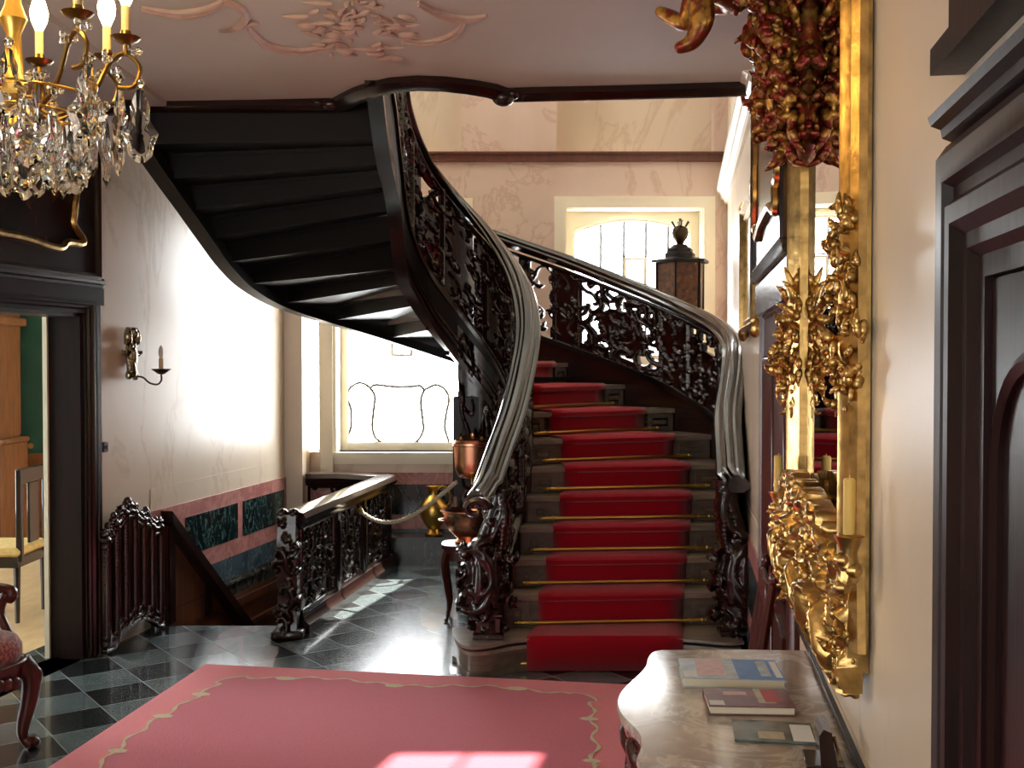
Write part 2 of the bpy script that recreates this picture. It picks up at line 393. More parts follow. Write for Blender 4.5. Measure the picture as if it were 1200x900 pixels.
# ------------------------------------------------------------------ walls as coordinates: t along Y, n into the room, z
AR, BR = .379, .154
AL, BL = -3.698, .2
def XR(Y): return AR+BR*Y
def XL(Y): return AL+BL*Y
nR = Vector((-1, BR, 0)).normalized(); nL = Vector((1, -BL, 0)).normalized()
def wr(p): t, n, z = p; return (XR(t)+nR.x*n, t+nR.y*n, z)
def wl(p): t, n, z = p; return (XL(t)+nL.x*n, t+nL.y*n, z)
YB = 9.45
def wb(p): t, n, z = p; return (t, YB-n, z)
def tY_R(px): return AR/((px-600)/FPX-BR)
def tY_L(px): return AL/((px-600)/FPX-BL)
def table(tab, s):
    ks = sorted(tab); s = min(max(s, ks[0]), ks[-1])
    i = min(max(int(np.searchsorted(ks, s))-1, 0), len(ks)-2)
    p = lambda q: np.array(tab[ks[q]], float)
    t0, t1 = ks[i], ks[i+1]; u = (s-t0)/(t1-t0); dt = t1-t0
    m0 = (p(i+1)-p(i-1))/(t1-ks[i-1]) if i > 0 else (p(i+1)-p(i))/dt
    m1 = (p(i+2)-p(i))/(ks[i+2]-t0) if i+2 < len(ks) else (p(i+1)-p(i))/dt
    return (2*u**3-3*u**2+1)*p(i)+(u**3-2*u**2+u)*dt*m0+(-2*u**3+3*u**2)*p(i+1)+(u**3-u**2)*dt*m1
# ================================================================== THE ROOM
def holed(mb, x0, x1, z0, z1, n0, n1, holes, xfm, maxlen=9):
    xs = sorted({x0, x1, *[h[0] for h in holes], *[h[1] for h in holes]}); zs = sorted({z0, z1, *[h[2] for h in holes], *[h[3] for h in holes]})
    for a, b in zip(xs[:-1], xs[1:]):
        for c, d in zip(zs[:-1], zs[1:]):
            if any(h[0] <= (a+b)/2 <= h[1] and h[2] <= (c+d)/2 <= h[3] for h in holes): continue
            mb.box(a, b, n0, n1, c, d, xfm)
W1 = (-1.50, -.42, .92, 3.0); W2 = (.46, 1.63, 1.67, 3.0); W3 = (-1.76, -1.645, .92, 3.0)
UP1 = (-1.50, -.43, 3.48, 6.9); UP2 = (.38, 1.72, 3.48, 6.9)
DOOR = (4.55, 6.28)
mb = MB(); holed(mb, -1.5, 9.8, -2.2, 7.2, -.2, 0, [(*DOOR, 0, 1.97), (6.9, 8.9, 4.3, 6.6)], wl); struct(mb.build('wall_left', 'wall'))
mb = MB(); mb.box(-1.5, 9.8, -.25, 0, -.2, 7.2, wr); struct(mb.build('wall_right', 'wall'))
mb = MB(); holed(mb, -2.3, 2.1, -2.2, 7.2, -.35, 0, [W1, W2, W3, UP1, UP2], wb); struct(mb.build('wall_back', 'wall_pink'))
FW = (-4.2, -.7, .5, 2.8)
mb = MB(); holed(mb, -5.6, .6, -.2, 7.2, 0, .3, [FW], lambda p: (p[0], -1.5-p[1], p[2])); struct(mb.build('wall_front', 'wall'))
mb = MB(); mb.box(-2.2, -1.73, 9.1, YB, -2.2, 7.2); struct(mb.build('trim_1', 'wall'))            # corner pier by the window
mb = MB(); mb.box(-6, 3, -1.9, 10, 7.2, 7.4); struct(mb.build('ceiling_stairwell', 'plaster'))

# floor with the well of the descending stair
HX0, HX1 = F(345, 748).x, 0
def balx(Y): return -1.36+.15*(Y-6.77)
mb = MB()
mb.prism([(-5.6, -1.8), (.6, -1.8), (XR(7.06)+.1, 7.06), (-2.7, 7.06), (-3.4, 3.5)], -.2, 0)
mb.prism([(balx(7.06), 7.06), (XR(7.06)+.1, 7.06), (XR(9.5)+.1, 9.5), (balx(9.15), 9.5), (balx(9.15), 9.15)], -.2, 0)
mb.prism([(-2.2, 9.15), (balx(9.15), 9.15), (balx(9.15), 9.5), (-2.2, 9.5)], -.2, 0)
struct(mb.build('floor', 'tiles'))
mb = MB(); mb.box(-2.6, -.6, 6.2, 9.5, -2.4, -2.2); struct(mb.build('floor_basement', 'ledge'))
mb = MB(); mb.box(-3, balx(7.06), 7.0, 7.06, -2.2, -.2); mb.prism([(balx(7.06), 7.06), (balx(7.06)+.1, 7.06), (balx(9.15)+.1, 9.15), (balx(9.15), 9.15)], -2.2, -.2)
mb.box(-2.2, balx(9.15), 9.15, 9.25, -2.2, -.2); struct(mb.build('wall_stairwell', 'wood_black'))

# ceiling slab with the curved edge of the stair opening
CZ = 3.13
epx = [(885, 100), (740, 102), (640, 104), (604, 105), (590, 105), (575, 100), (550, 95.5), (520, 92), (490, 91), (462, 93), (440, 98), (422, 104), (408, 111), (396, 117), (388, 117), (300, 119), (175, 122)]
edge_pts = [F(x, y, CZ) for x, y in epx]
edge_pts = [Vector((XR(5.72), 5.72, CZ))]+edge_pts[1:-1]+[Vector((-2.6, 6.2, CZ))]
mb = MB(); mb.prism([(p.x, p.y) for p in edge_pts]+[(-5.7, -1.8), (.6, -1.8)], CZ, 3.40); struct(mb.build('ceiling', 'plaster'))
def edge_norm(i):
    a, b = edge_pts[max(0, i-1)], edge_pts[min(len(edge_pts)-1, i+1)]; t = (b-a).normalized(); return Vector((t.y, -t.x, 0))
mb = MB(); rings = []
for i, p in enumerate(edge_pts):
    n = edge_norm(i)
    if n.y < 0: n = -n
    rings.append([p+n*a+Vector((0, 0, z)) for a, z in ((-.045, .0), (-.05, -.03), (-.02, -.055), (.03, -.06), (.06, -.03), (.06, .28), (.01, .28), (.005, 0))])
mb.sweep(rings)
e1 = edge_pts[4]; mb.ell((e1.x, e1.y-.03, CZ-.05), .06, .05, .045); mb.ell((e1.x+.05, e1.y-.03, CZ-.03), .04, .04, .03)
e2 = edge_pts[14]; mb.ell((e2.x, e2.y-.02, CZ-.03), .06, .04, .035); mb.ell((e2.x-.07, e2.y-.02, CZ-.02), .035, .03, .025)
struct(mb.build('trim_2', 'wood'))
# stairwell cornice on the right wall, brown band on the back wall
mb = MB(); prof = [(0, 3.03), (.02, 3.03), (.03, 3.06), (.055, 3.075), (.06, 3.11), (.085, 3.125), (.09, 3.16), (0, 3.16)]
mb.sweep([[wr((t, n, z)) for n, z in prof] for t in (5.45, YB-.002)]); struct(mb.build('trim_3', 'cream'))
mb = MB(); mb.box(-1.7, XR(YB), 0, .035, 3.395, 3.455, wb); mb.box(-1.7, XR(YB), 0, .05, 3.455, 3.475, wb); struct(mb.build('trim_4', 'brown_trim'))

# marble wainscot: bands, pink frame, green panels
def wainscot(mbs, t0, t1, panels, xfm, lowz=0.0):
    beige, pink, green, slate, base = mbs
    beige.box(t0, t1, 0, .004, .745, .885, xfm)
    pink.box(t0, t1, 0, .016, .262, .745, xfm)
    slate.box(t0, t1, 0, .018, .105, .262, xfm)
    for a, b in panels: green.box(a, b, 0, .021, .385, .645, xfm)
    base.box(t0, t1, 0, .03, lowz, .07, xfm); base.box(t0, t1, 0, .05, .07, .09, xfm); base.box(t0, t1, 0, .035, .09, .11, xfm)
ms = [MB() for _ in range(5)]
wainscot(ms, 7.0, 9.1, [(7.02, 7.3), (7.42, 8.2), (8.29, 9.05)], wl, -.02)
wainscot(ms, -1.72, -1.5, [], wb); wainscot(ms, -1.5, XR(YB)-.01, [(-1.4, -1.14), (-1.06, -.5), (-.4, .5), (.6, 1.5)], wb)
wainscot(ms, 1.52, 3.48, [], wr); wainscot(ms, 5.02, YB, [(5.1, 5.9), (6.1, 7.4), (7.5, 9.3)], wr)
for b_, nme, mat in zip(ms, ('trim_5', 'trim_6', 'trim_7', 'trim_8', 'baseboard_left'), ('wall', 'pink', 'green', 'slate', 'ledge')): struct(b_.build(nme, mat))
mb = MB(); mb.box(1.53, 3.48, 0, .016, .862, .873, wr); struct(mb.build('trim_15', 'wood_black'))
mb = MB(); mb.box(7.06, 9.1, 0, .03, -2.2, -.02, wl); mb.box(7.06, 9.1, .03, .05, -.12, -.06, wl); mb.box(7.06, 9.1, .03, .06, -.3, -.26, wl)
struct(mb.build('trim_9', 'wood_mid'))
mb = MB(); mb.box(balx(9.15)+.02, .25, YB-.30, YB-.02, 0, .2); mb.box(balx(9.15), .27, YB-.32, YB-.02, .2, .235); struct(mb.build('trim_10', 'ledge'))   # stone ledge under the window

# windows ------------------------------------------------------------------
def window(no, hole, fr, vx, hz, vent=None, arch=0, surround=.10, depth=-.2, sill=True):
    x0, x1, z0, z1 = hole
    root = MB()
    # surround on the wall face
    s = surround
    holed(root, x0-s, x1+s, z0, z1+s, 0, .02, [(x0, x1, z0, z1)], wb)
    holed(root, x0-s*.25, x1+s*.25, z0, z1+s*.25, .02, .032, [(x0, x1, z0, z1)], wb)
    # lined reveal
    for a, b in ((x0, x0+.008), (x1-.008, x1)): root.box(a, b, -.34, 0, z0, z1, wb)
    root.box(x0, x1, -.34, 0, z1-.008, z1, wb)
    w = struct(root.build('window_%d' % no, 'cream'))
    f = MB(); g0, g1, h0, h1 = x0+fr, x1-fr, z0+fr, z1-fr
    f.box(x0+.008, g0, depth-.04, depth+.02, z0, z1-.008, wb); f.box(g1, x1-.008, depth-.04, depth+.02, z0, z1-.008, wb); f.box(g0, g1, depth-.04, depth+.02, z0, h0, wb)
    if arch:
        arc = [(g1-(g1-g0)*i/24, h1-arch+arch*math.sin(math.pi*i/24)**.8) for i in range(25)]
        f.prism([(g0, z1-.008)]+[(g1, z1-.008)]+arc, 0, 1, lambda p: wb((p[0], depth-.04+.06*p[2], p[1])))
        arc2 = [(x, z+.035) for x, z in arc]
        for dd, rr in ((.02, .016), (.03, .012)): f.tube([wb((x, depth+dd, z+rr*2.2)) for x, z in arc], rr, 6)
    else: f.box(g0, g1, depth-.04, depth+.02, h1, z1-.008, wb)
    for a in ((g0, g0-.02), (g1, g1+.02)): f.box(min(a), max(a), depth+.02, depth+.035, z0, h1-arch, wb)
    f.build('sash_frame', 'cream', w)
    gl = MB(); gl.box(g0-.01, g1+.01, depth-.02, depth-.014, h0-.01, z1-.02, wb); gl.build('pane', 'glass', w)
    if vx or hz:
        b = MB()
        for x in vx: b.box(x-.009, x+.009, depth-.03, depth-.004, h0, h1, wb)
        for xa, xb, z in hz: b.box(xa, xb, depth-.028, depth-.006, z-.006, z+.006, wb)
        b.build('glazing_bar', 'lead', w)
    if vent:
        b = MB(); xa, xb, za, zb = vent
        holed(b, xa, xb, za, zb, depth-.03, depth+.0, [(xa+.022, xb-.022, za+.022, zb-.022)], wb); b.build('vent_frame', 'cream', w)
    if sill:
        b = MB(); b.box(x0-s-.02, x1+s+.02, -.30, .05, z0-.05, z0, wb); b.box(x0-s, x1+s, 0, .03, z0-.10, z0-.05, wb); b.build('sill', 'cream', w)
    return w
px2x = lambda p: (p-600)/FPX*YB
w1 = window(1, W1, .07, [], [], vent=(px2x(455), px2x(481), 1.74, 1.90), surround=.085)
window(2, W2, .085, [px2x(704)*1.02, px2x(731)*1.02, px2x(757)*1.02, px2x(783)*1.02], [(px2x(731)*1.02, px2x(757)*1.02, 2.61)], vent=(px2x(731)*1.02, px2x(757)*1.02, 2.33, 2.6), arch=.11)
w3 = window(3, W3, .012, [], [], surround=.012, sill=False)
mb = MB(); mb.box(px2x(376.5), px2x(391), 0, .058, .74, 3.1, wb); struct(mb.build('trim_11', 'cream'))
# curved lead lines in the left window
def lead_loop(pts): return [wb((px2x(x)*1.021, -.205, 1.7+(423-y)/FPX*(YB+.2))) for x, y in pts]
def smooth(p, n=8):
    out = []
    for i in range(len(p)-1):
        a, b, c, d = p[max(0, i-1)], p[i], p[i+1], p[min(len(p)-1, i+2)]
        for k in range(n):
            t = k/n; out.append(tuple(.5*((2*b[q])+(c[q]-a[q])*t+(2*a[q]-5*b[q]+4*c[q]-d[q])*t*t+(3*b[q]-a[q]-3*c[q]+d[q])*t**3) for q in range(len(b))))
    return out+[tuple(p[-1])]
mb = MB()
for pts in ([(434, 455), (427, 450), (419, 449), (410, 455), (407, 466), (411, 480), (411, 500), (407, 512), (406, 519), (416, 525), (428, 521), (440, 519), (462, 519), (490, 519), (505, 521), (515, 525), (525, 519), (523, 509), (521, 500), (523, 484), (526, 468), (521, 456), (511, 451), (503, 454), (497, 457)],
            [(434, 455), (440, 451), (460, 453), (482, 453), (492, 452), (497, 457)],
            [(434, 455), (439, 465), (437, 486), (436, 500), (439, 512), (446, 518)], [(497, 457), (493, 470), (495, 490), (496, 503), (492, 513), (486, 519)]):
    mb.tube(lead_loop(smooth(pts)), .0125, 6)
for x, y in ((434, 455), (497, 457), (416, 526), (515, 526), (446, 518), (486, 519)): mb.ell(lead_loop([(x, y)])[0], .014, .012, .014, 8, 6)
mb.build('lead_tracery', 'lead', w1)
for no, H in ((4, UP1), (5, UP2)):
    x0, x1 = H[:2]
    mb = MB(); mb.box(x0, x1, -.34, -.14, 3.475, 5.08, wb); struct(mb.build('trim_%d' % (no+8), 'wall'))
    window(no, (x0, x1, 5.08, 6.9), .35, [(x0+x1)/2], [], surround=.0, sill=False)
mb = MB(lambda p: (p[0], -1.5-p[1], p[2]))
x0, x1, z0, z1 = FW
holed(mb, x0, x1, z0, z1, .08, .14, [(x0+.08+(x1-x0-.08)/4*i, x0+(x1-x0-.08)/4*(i+1), z0+.08, z1-.08) for i in range(4)], None); w6 = struct(mb.build('window_6', 'cream'))
mb = MB(lambda p: (p[0], -1.5-p[1], p[2])); mb.box(x0+.05, x1-.05, .11, .115, z0+.05, z1-.05); mb.build('pane', 'glass', w6)

mb = MB(); holed(mb, 6.9, 8.9, 4.3, 6.6, -.14, -.08, [(6.96+.64*i, 7.56+.64*i, z, z+1.06) for i in range(3) for z in (4.36, 5.48)], wl); w7 = struct(mb.build('window_7', 'cream'))  # unseen upper window, added to brighten the stairwell walls
mb = MB(); mb.box(6.92, 8.88, -.115, -.11, 4.32, 6.58, wl); mb.build('pane', 'glass', w7)
# doors ----------------------------------------------------------------------
def arched(x0, x1, z0, z1, r, n=8):
    return [(x0, z0), (x1, z0), (x1, z1-r)]+[(x1-r+r*math.cos(math.pi/2*i/n), z1-r+r*math.sin(math.pi/2*i/n)) for i in range(1, n+1)]+\
           [(x0+r+r*math.cos(math.pi/2+math.pi/2*i/n), z1-r+r*math.sin(math.pi/2+math.pi/2*i/n)) for i in range(n)]+[(x0, z1-r)]
def architrave(mb, t0, t1, zt, xfm, w=.17, d=.07):
    prof = [(0, 0), (0, d*.5), (w*.12, d*.9), (w*.3, d*.9), (w*.34, d*.6), (w*.42, d*.6), (w*.5, d), (w*.62, d), (w*.7, d*.7), (w*.8, d*.7), (w*.86, d*.45), (w, d*.45), (w, 0)]
    rings = []
    for tc, zc, sx, sz in ((t0, 0.002, -1, 0), (t0, zt, -1, 1), (t1, zt, 1, 1), (t1, .002, 1, 0)):
        rings.append([xfm((tc+sx*(w-a), zc+(w-a)*sz if False else zc+sz*(w-a), 0)) if False else xfm((tc+sx*(w-a), n, zc+sz*(w-a))) for a, n in prof])
    mb.sweep(rings)
def cornice(mb, t0, t1, z, xfm, s=1.0):
    prof = [(0, 0), (.03, 0), (.035, .03), (.07, .045), (.075, .075), (.11, .09), (.12, .12), (.09, .13), (.085, .15), (.05, .16), (.05, .175), (0, .175)]
    mb.sweep([[xfm((t, n*s, z+q*s)) for n, q in prof] for t in (t0, t1)])
def wavy(x0, x1, z0, z1, k=.04, seed=1):
    cx, cz, a, b = (x0+x1)/2, (z0+z1)/2, (x1-x0)/2, (z1-z0)/2; pts = []
    for i in range(121):
        th = 2*math.pi*i/120; e = .34
        u = math.copysign(abs(math.cos(th))**e, math.cos(th)); v = math.copysign(abs(math.sin(th))**e, math.sin(th))
        rr = 1-k*1.6*(1+math.cos(8*th+.6))-k*.8*math.cos(5*th+seed)
        pts.append((cx+a*u*rr, cz+b*v*rr))
    return pts
def overdoor(parent, t0, t1, z0, z1, xfm, pic_label, gilt_w=.02, inset=.12):
    mb = MB(); poly = arched(t0, t1, z0, z1, .16)
    mb.prism(poly, 0, .05, lambda p: xfm((p[0], p[2], p[1])))
    ring = [(x, z) for x, z in poly]
    mb.tube([xfm((x, .05, z)) for x, z in ring+ring[:1]], .022, 6)
    o = mb.build('overdoor_panel', 'wood', parent)
    wv = wavy(t0+inset, t1-inset, z0+inset, z1-inset)
    mb = MB(); mb.prism(wv[:-1], .05, .056, lambda p: xfm((p[0], p[2], p[1]))); mb.build('painting', 'painting', o)
    mb = MB(); mb.tube([xfm((x, .06, z)) for x, z in wv], gilt_w, 8); mb.build('gilt_moulding', 'gilt', o)
# left doorway to the side room
mb = MB(); architrave(mb, *DOOR, 1.97, wl, .15, .04); d1 = struct(mb.build('door_1', 'wood'))
mb = MB(); cornice(mb, DOOR[0]-.16, DOOR[1]+.16, 2.10, wl, .5); mb.box(DOOR[0]-.16, DOOR[1]+.16, 0, .04, 2.02, 2.12, wl); mb.build('door_cornice', 'wood', d1)
overdoor(d1, DOOR[0]-.15, DOOR[1]+.09, 2.18, 2.97, wl, '')
mb = MB(); mb.box(DOOR[1]-.02, DOOR[1], -.2, 0, 0, 1.97, wl); mb.box(DOOR[0], DOOR[0]+.02, -.2, 0, 0, 1.97, wl); mb.box(DOOR[0], DOOR[1], -.2, 0, 1.95, 1.97, wl); mb.build('jamb', 'door_dark', d1)
mb = MB(); mb.box(DOOR[1]-.035, DOOR[1]+.01, -.228, -.2, .0, 1.95, wl); mb.build('edge_strip', 'cream', d1)
# far door on the right wall
D2 = (3.66, 4.85)
mb = MB(); architrave(mb, *D2, 1.86, wr, .15, .035); d2 = struct(mb.build('door_2', 'wood_red'))
mb = MB(); cornice(mb, D2[0]-.16, D2[1]+.18, 2.0, wr, .55); mb.box(D2[0]-.16, D2[1]+.16, 0, .05, 1.9, 2.03, wr); mb.build('door_cornice', 'wood', d2)
mb = MB(); mb.bbox(D2[0], D2[1], 0, .02, .005, 1.86, .003, wr)
for a, b in ((D2[0]+.09, D2[0]+.5), (D2[0]+.58, D2[1]-.09)):
    for z0, z1 in ((.12, .75), (.87, 1.72)): mb.bbox(a, b, .02, .034, z0, z1, .012, wr)
mb.build('door_leaf', 'wood_red', d2)
overdoor(d2, D2[0]-.16, D2[1]+.16, 2.09, 3.0, wr, '')
mb = MB()
for i in range(7):
    a = math.pi*(i+.5)/7; mb.ell(wr((D2[1]-.3+.10*math.cos(a)*(1.3), .07, 2.98+.07*math.sin(a))), .035, .03, .05, 8, 6)
mb.ell(wr((D2[1]-.3, .07, 2.97)), .05, .05, .05); mb.build('shell_crest', 'pewter', d2)
# near door on the right wall
D3 = (.2, 1.31)
mb = MB(); architrave(mb, *D3, 1.80, wr, .19, .045); d3 = struct(mb.build('door_3', 'door_dark'))
mb = MB(); cornice(mb, D3[0]-.2, D3[1]+.195, 1.985, wr, .38); mb.build('door_cornice', 'door_dark', d3)
mb = MB(); mb.box(D3[0]-.1, D3[1]+.17, 0, .025, 2.10, 3.05, wr); mb.box(D3[0]-.1, D3[1]+.185, 0, .045, 2.085, 2.12, wr); mb.bbox(D3[0], D3[1]+.06, .025, .04, 2.22, 3.0, .012, wr); mb.build('overdoor_panel', 'door_dark', d3)
mb = MB(); mb.bbox(D3[0], D3[1], 0, .012, .005, 1.80, .003, wr)
for z0, z1 in ((.15, .8), (.95, 1.70)):
    poly = arched(D3[0]+.1, D3[1]-.1, z0, z1, .12); mb.prism(poly, .012, .028, lambda p: wr((p[0], p[2], p[1])))
    mb.tube([wr((x, .028, z)) for x, z in poly+poly[:1]], .012, 6)
mb.build('door_leaf', 'door_dark', d3)

# side room seen through the left doorway
mb = MB(); mb.prism([(-2.62, 4.0), (-1.98-.3, 7.0), (-1.75-.3, 8.2), (-2.0, 10.6), (-6.5, 10.6), (-6.5, 4.0)], -.08, -.001); struct(mb.build('floor_side_room', 'floor_wood'))
mb = MB(); mb.box(-6.5, -1.9, 10.4, 10.6, 0, 3.2); struct(mb.build('wall_side_room', 'damask'))
mb = MB(); mb.box(-6.5, -1.9, 10.36, 10.4, 0, .78); mb.box(-6.5, -1.9, 10.34, 10.4, .78, .83); mb.box(-6.5, -1.9, 10.34, 10.4, 0, .12)
for k in range(8): mb.bbox(-6.4+k*.55, -5.95+k*.55, 10.345, 10.36, .2, .7, .012)
struct(mb.build('trim_14', 'wood_honey'))
mb = MB(); mb.box(-6.6, -1.9, 3.9, 10.6, 3.1, 3.2); struct(mb.build('ceiling_side_room', 'plaster'))
mb = MB(); holed(mb, 3.9, 10.6, 0, 3.2, 0, .2, [(5.2, 6.6, .3, 2.8), (7.2, 8.8, .3, 2.8)], lambda p: (-6.5-p[1], p[0], p[2])); struct(mb.build('wall_side_room_window', 'damask'))
mb = MB(); mb.box(-6.6, -2.7, 3.9, 4.0, 0, 3.2); struct(mb.build('wall_side_room_near', 'damask'))

# stucco on the ceiling
S = []
def sc(px, py): p = F(px, py, CZ-.004); return (p.x, p.y)
mb = MB()
def stuc(pts, r, mbx):
    q = smooth([sc(*p) for p in pts]); n = len(q)
    mbx.tube([(x, y, CZ-.004) for x, y in q], [r*.75*(.45+.75*math.sin(math.pi*(i+1)/(n+1))) for i in range(n)], 8)
for off in (0, 4):
    stuc([(165, 8+off), (205, 14+off), (240, 10+off), (262, 0+off)], .018, mb)
    stuc([(262, 0+off), (282, 8+off), (288, 22), (276, 33), (258, 37)], .018, mb)
    stuc([(290, 30+off), (300, 40+off), (315, 52+off), (345, 58+off), (375, 56+off), (398, 50+off)], .016, mb)
    stuc([(470, 46+off), (500, 48+off), (525, 42+off), (540, 32+off), (545, 22)], .014, mb)
    stuc([(490, 2+off), (515, 14+off), (545, 20+off), (570, 18)], .016, mb)
stuc([(284, 32), (294, 27), (303, 28)], .016, mb)
rg = random.Random(5)
for k in range(64):
    a = rg.uniform(0, 6.28); r0 = rg.random()**.7
    cx, cy = 415+62*r0*math.cos(a), 33+32*r0*math.sin(a)
    if k < 6: cx, cy = 380+k*16, 20
    p = sc(cx, cy); ln = rg.uniform(.06, .13); th = rg.uniform(0, 6.28)
    L = leafs(p[0], p[1], ln, th, rg.uniform(-1.6, 1.6), .012)
    mb.tube([(x, y, CZ-.006) for x, y, r in L], [r for x, y, r in L], 8)
for (x, y) in ((440, 62), (452, 67), (462, 68), (405, 58), (392, 40), (371, 33), (360, 30), (478, 40)):
    p = sc(x, y); mb.ell((p[0], p[1], CZ-.005), .045, .03, .02, 10, 6)
so = mb.build('ceiling_ornament', 'stucco')
tag(so, 'rose-tinted stucco foliage and scrolls in low relief on the pale ceiling', 'ornament')
# ================================================================== THE STAIRCASE
INN = {1: (-.13, 6.05), 3: (0, 6.5), 5: (.08, 6.85), 6: (.10, 7.0), 7: (.09, 7.15), 8: (.05, 7.3), 9: (-.03, 7.42), 10: (-.15, 7.5), 11: (-.3, 7.53), 12: (-.45, 7.5), 13: (-.58, 7.42), 14: (-.67, 7.3), 15: (-.72, 7.17), 16: (-.74, 7.05), 17: (-.745, 6.9), 18: (-.75, 6.75), 19: (-.75, 6.55), 20: (-.76, 6.35), 21: (-.76, 6.15), 23: (-.74, 5.62)}
OUT = {1: (1.22, 6.15), 3: (1.29, 6.6), 5: (1.40, 6.98), 6: (1.44, 7.26), 7: (1.38, 7.66), 8: (1.18, 8.08), 9: (.85, 8.46), 10: (.42, 8.74), 11: (-.04, 8.86), 12: (-.5, 8.84), 13: (-.95, 8.7), 14: (-1.35, 8.42), 15: (-1.65, 8.03), 16: (-1.8, 7.6), 17: (-1.86, 7.25), 18: (-1.9, 6.98), 19: (-1.94, 6.7), 20: (-1.99, 6.43), 21: (-2.03, 6.15), 22: (-2.05, 5.95)}
def inn(s): return table(INN, s)
def out(s): return table(OUT, s)
def zn(s): return .18+.185*(s-1) if s < 2 else (.2+.165*(s-1) if s <= 12 else 2.015+.155*(s-12))
def nrm(cf, s):
    d = cf(s+.15)-cf(s-.15) if s > 1.2 else cf(s+.3)-cf(s)
    d = d/np.linalg.norm(d); return np.array([d[1], -d[0]])     # to the right when climbing
st = thing('spiral_staircase', 'grand dark carved oak staircase winding up from the chequered floor to the ceiling', 'staircase', (.5, 6.1, 0))
def strip(mb, cf, s0, s1, zb, zt, n0, n1, n=None):
    n = n or max(4, int((s1-s0)*5)); rings = []
    for i in range(n+1):
        s = s0+(s1-s0)*i/n; p = cf(s); q = nrm(cf, s); a, b = p+q*n0, p+q*n1
        rings.append([(a[0], a[1], zb(s)), (b[0], b[1], zb(s)), (b[0], b[1], zt(s)), (a[0], a[1], zt(s))])
    mb.sweep(rings)
# first step: broad rounded block of dark stone-grey wood
b1 = [F(530, 736, .18), F(533, 748, .18), F(545, 757, .18), F(570, 757, .18), F(600, 751, .18), F(640, 748, .18), F(720, 748, .18), F(800, 749, .18), F(850, 753, .18), F(872, 752, .18)]
poly = smooth([(p.x, p.y) for p in b1], 5)+[(1.30, 6.6), (-.05, 6.6), (-.26, 6.3)]
cxp, cyp = .45, 6.25
inset = [(cxp+(x-cxp)*.965, cyp+(y-cyp)*.86) if y < 6.2 else (cxp+(x-cxp)*.965, y) for x, y in poly]
mb = MB(); mb.prism(poly, .165, .18); mb.prism([(cxp+(x-cxp)*.985, cyp+(y-cyp)*.94) for x, y in poly], .125, .145); mb.build('bullnose_tread', 'wood_grey', st)
mb = MB(); mb.prism(inset, .03, .125); mb.prism([(cxp+(x-cxp)*.975, cyp+(y-cyp)*.9) if y < 6.2 else (x, y) for x, y in poly], 0, .03); mb.build('bullnose_riser', 'riser', st)
# treads and risers
def edge_line(k):
    a, b = inn(k), out(k); d = (b-a)/np.linalg.norm(b-a); f = np.array([d[1], -d[0]]); return a, b, d, f   # f points down the stair
for k in range(2, 21):
    a, b, d, f = edge_line(k)
    poly = []
    for i in range(6): p = inn(k+i/5*1.06); poly.append(p)
    q = [out(k+i/5*1.06) for i in range(6)][::-1]
    nose = [tuple(b+f*.028), tuple(a+f*.028)]
    mb = MB(); mb.prism([tuple(p) for p in poly]+[tuple(p) for p in q]+nose, zn(k)-.032, zn(k)); mb.build('tread', 'wood_grey', st)
    zb, ztp = zn(k-1), zn(k)-.032; L = float(np.linalg.norm(b-a))
    def rx(p, a=a, d=d, f=f): return (a[0]+d[0]*p[0]+f[0]*p[1], a[1]+d[1]*p[0]+f[1]*p[1], p[2])
    mb = MB(); mb.box(0, L, -.02, 0, zb, ztp, rx)
    for x0, x1 in ((.02, L/2-.03-.42-.045), (L/2-.03+.42+.045, L-.02)):
        if x1-x0 < .05: continue
        holed(mb, x0, x1, zb+.004, ztp-.006, 0, .017, [(x0+.035, x1-.035, zb+.034, ztp-.034)], rx)
        mb.bbox(x0+.05, x1-.05, 0, .012, zb+.05, ztp-.05, .006, rx)
    mb.build('riser', 'riser', st)
# stepped soffit boards under the upper flight
OSO = {7: -.3, 9.5: -.28, 12: -.26, 13.6: -.28, 15.6: -.37, 18: -.45, 21: -.49, 22: -.49}
ISO = {7: -.2, 11: -.2, 14: -.2, 16: -.33, 18: -.31, 21: -.46, 23: -.52}
def zso(s): return zn(s)+float(table({k: (v,) for k, v in OSO.items()}, s)[0])
def zsi(s): return zn(s)+float(table({k: (v,) for k, v in ISO.items()}, s)[0])
for k in range(8, 21):
    rings = []
    for q in np.linspace(0, 1, 7):
        s_ = k+q; p, e = inn(s_), out(s_); zi, zo = min(zsi(k+1)-.02, zn(k)-.11), min(zso(k+1)-.02, zn(k)-.11)
        m_ = (p+e)/2; zm = (zi+zo)/2
        rings.append([(p[0], p[1], zi), (m_[0], m_[1], zm), (e[0], e[1], zo), (e[0], e[1], min(zo+.19, zn(k)-.034)), (m_[0], m_[1], min(zm+.19, zn(k)-.034)), (p[0], p[1], min(zi+.19, zn(k)-.034))])
    mb = MB(); mb.sweep(rings)
    if k > 9:
        rings = []
        for q in (-.10, 0.04):
            s_ = k+q; p, e = inn(s_), out(s_); zi, zo = min(zsi(k+1)-.03, zn(k)-.12), min(zso(k+1)-.03, zn(k)-.12)
            rings.append([(p[0], p[1], zi-.012), (e[0], e[1], zo-.012), (e[0], e[1], zo+.02), (p[0], p[1], zi+.02)])
        mb.sweep(rings)
    mb.build('soffit_board', 'soffit', st)
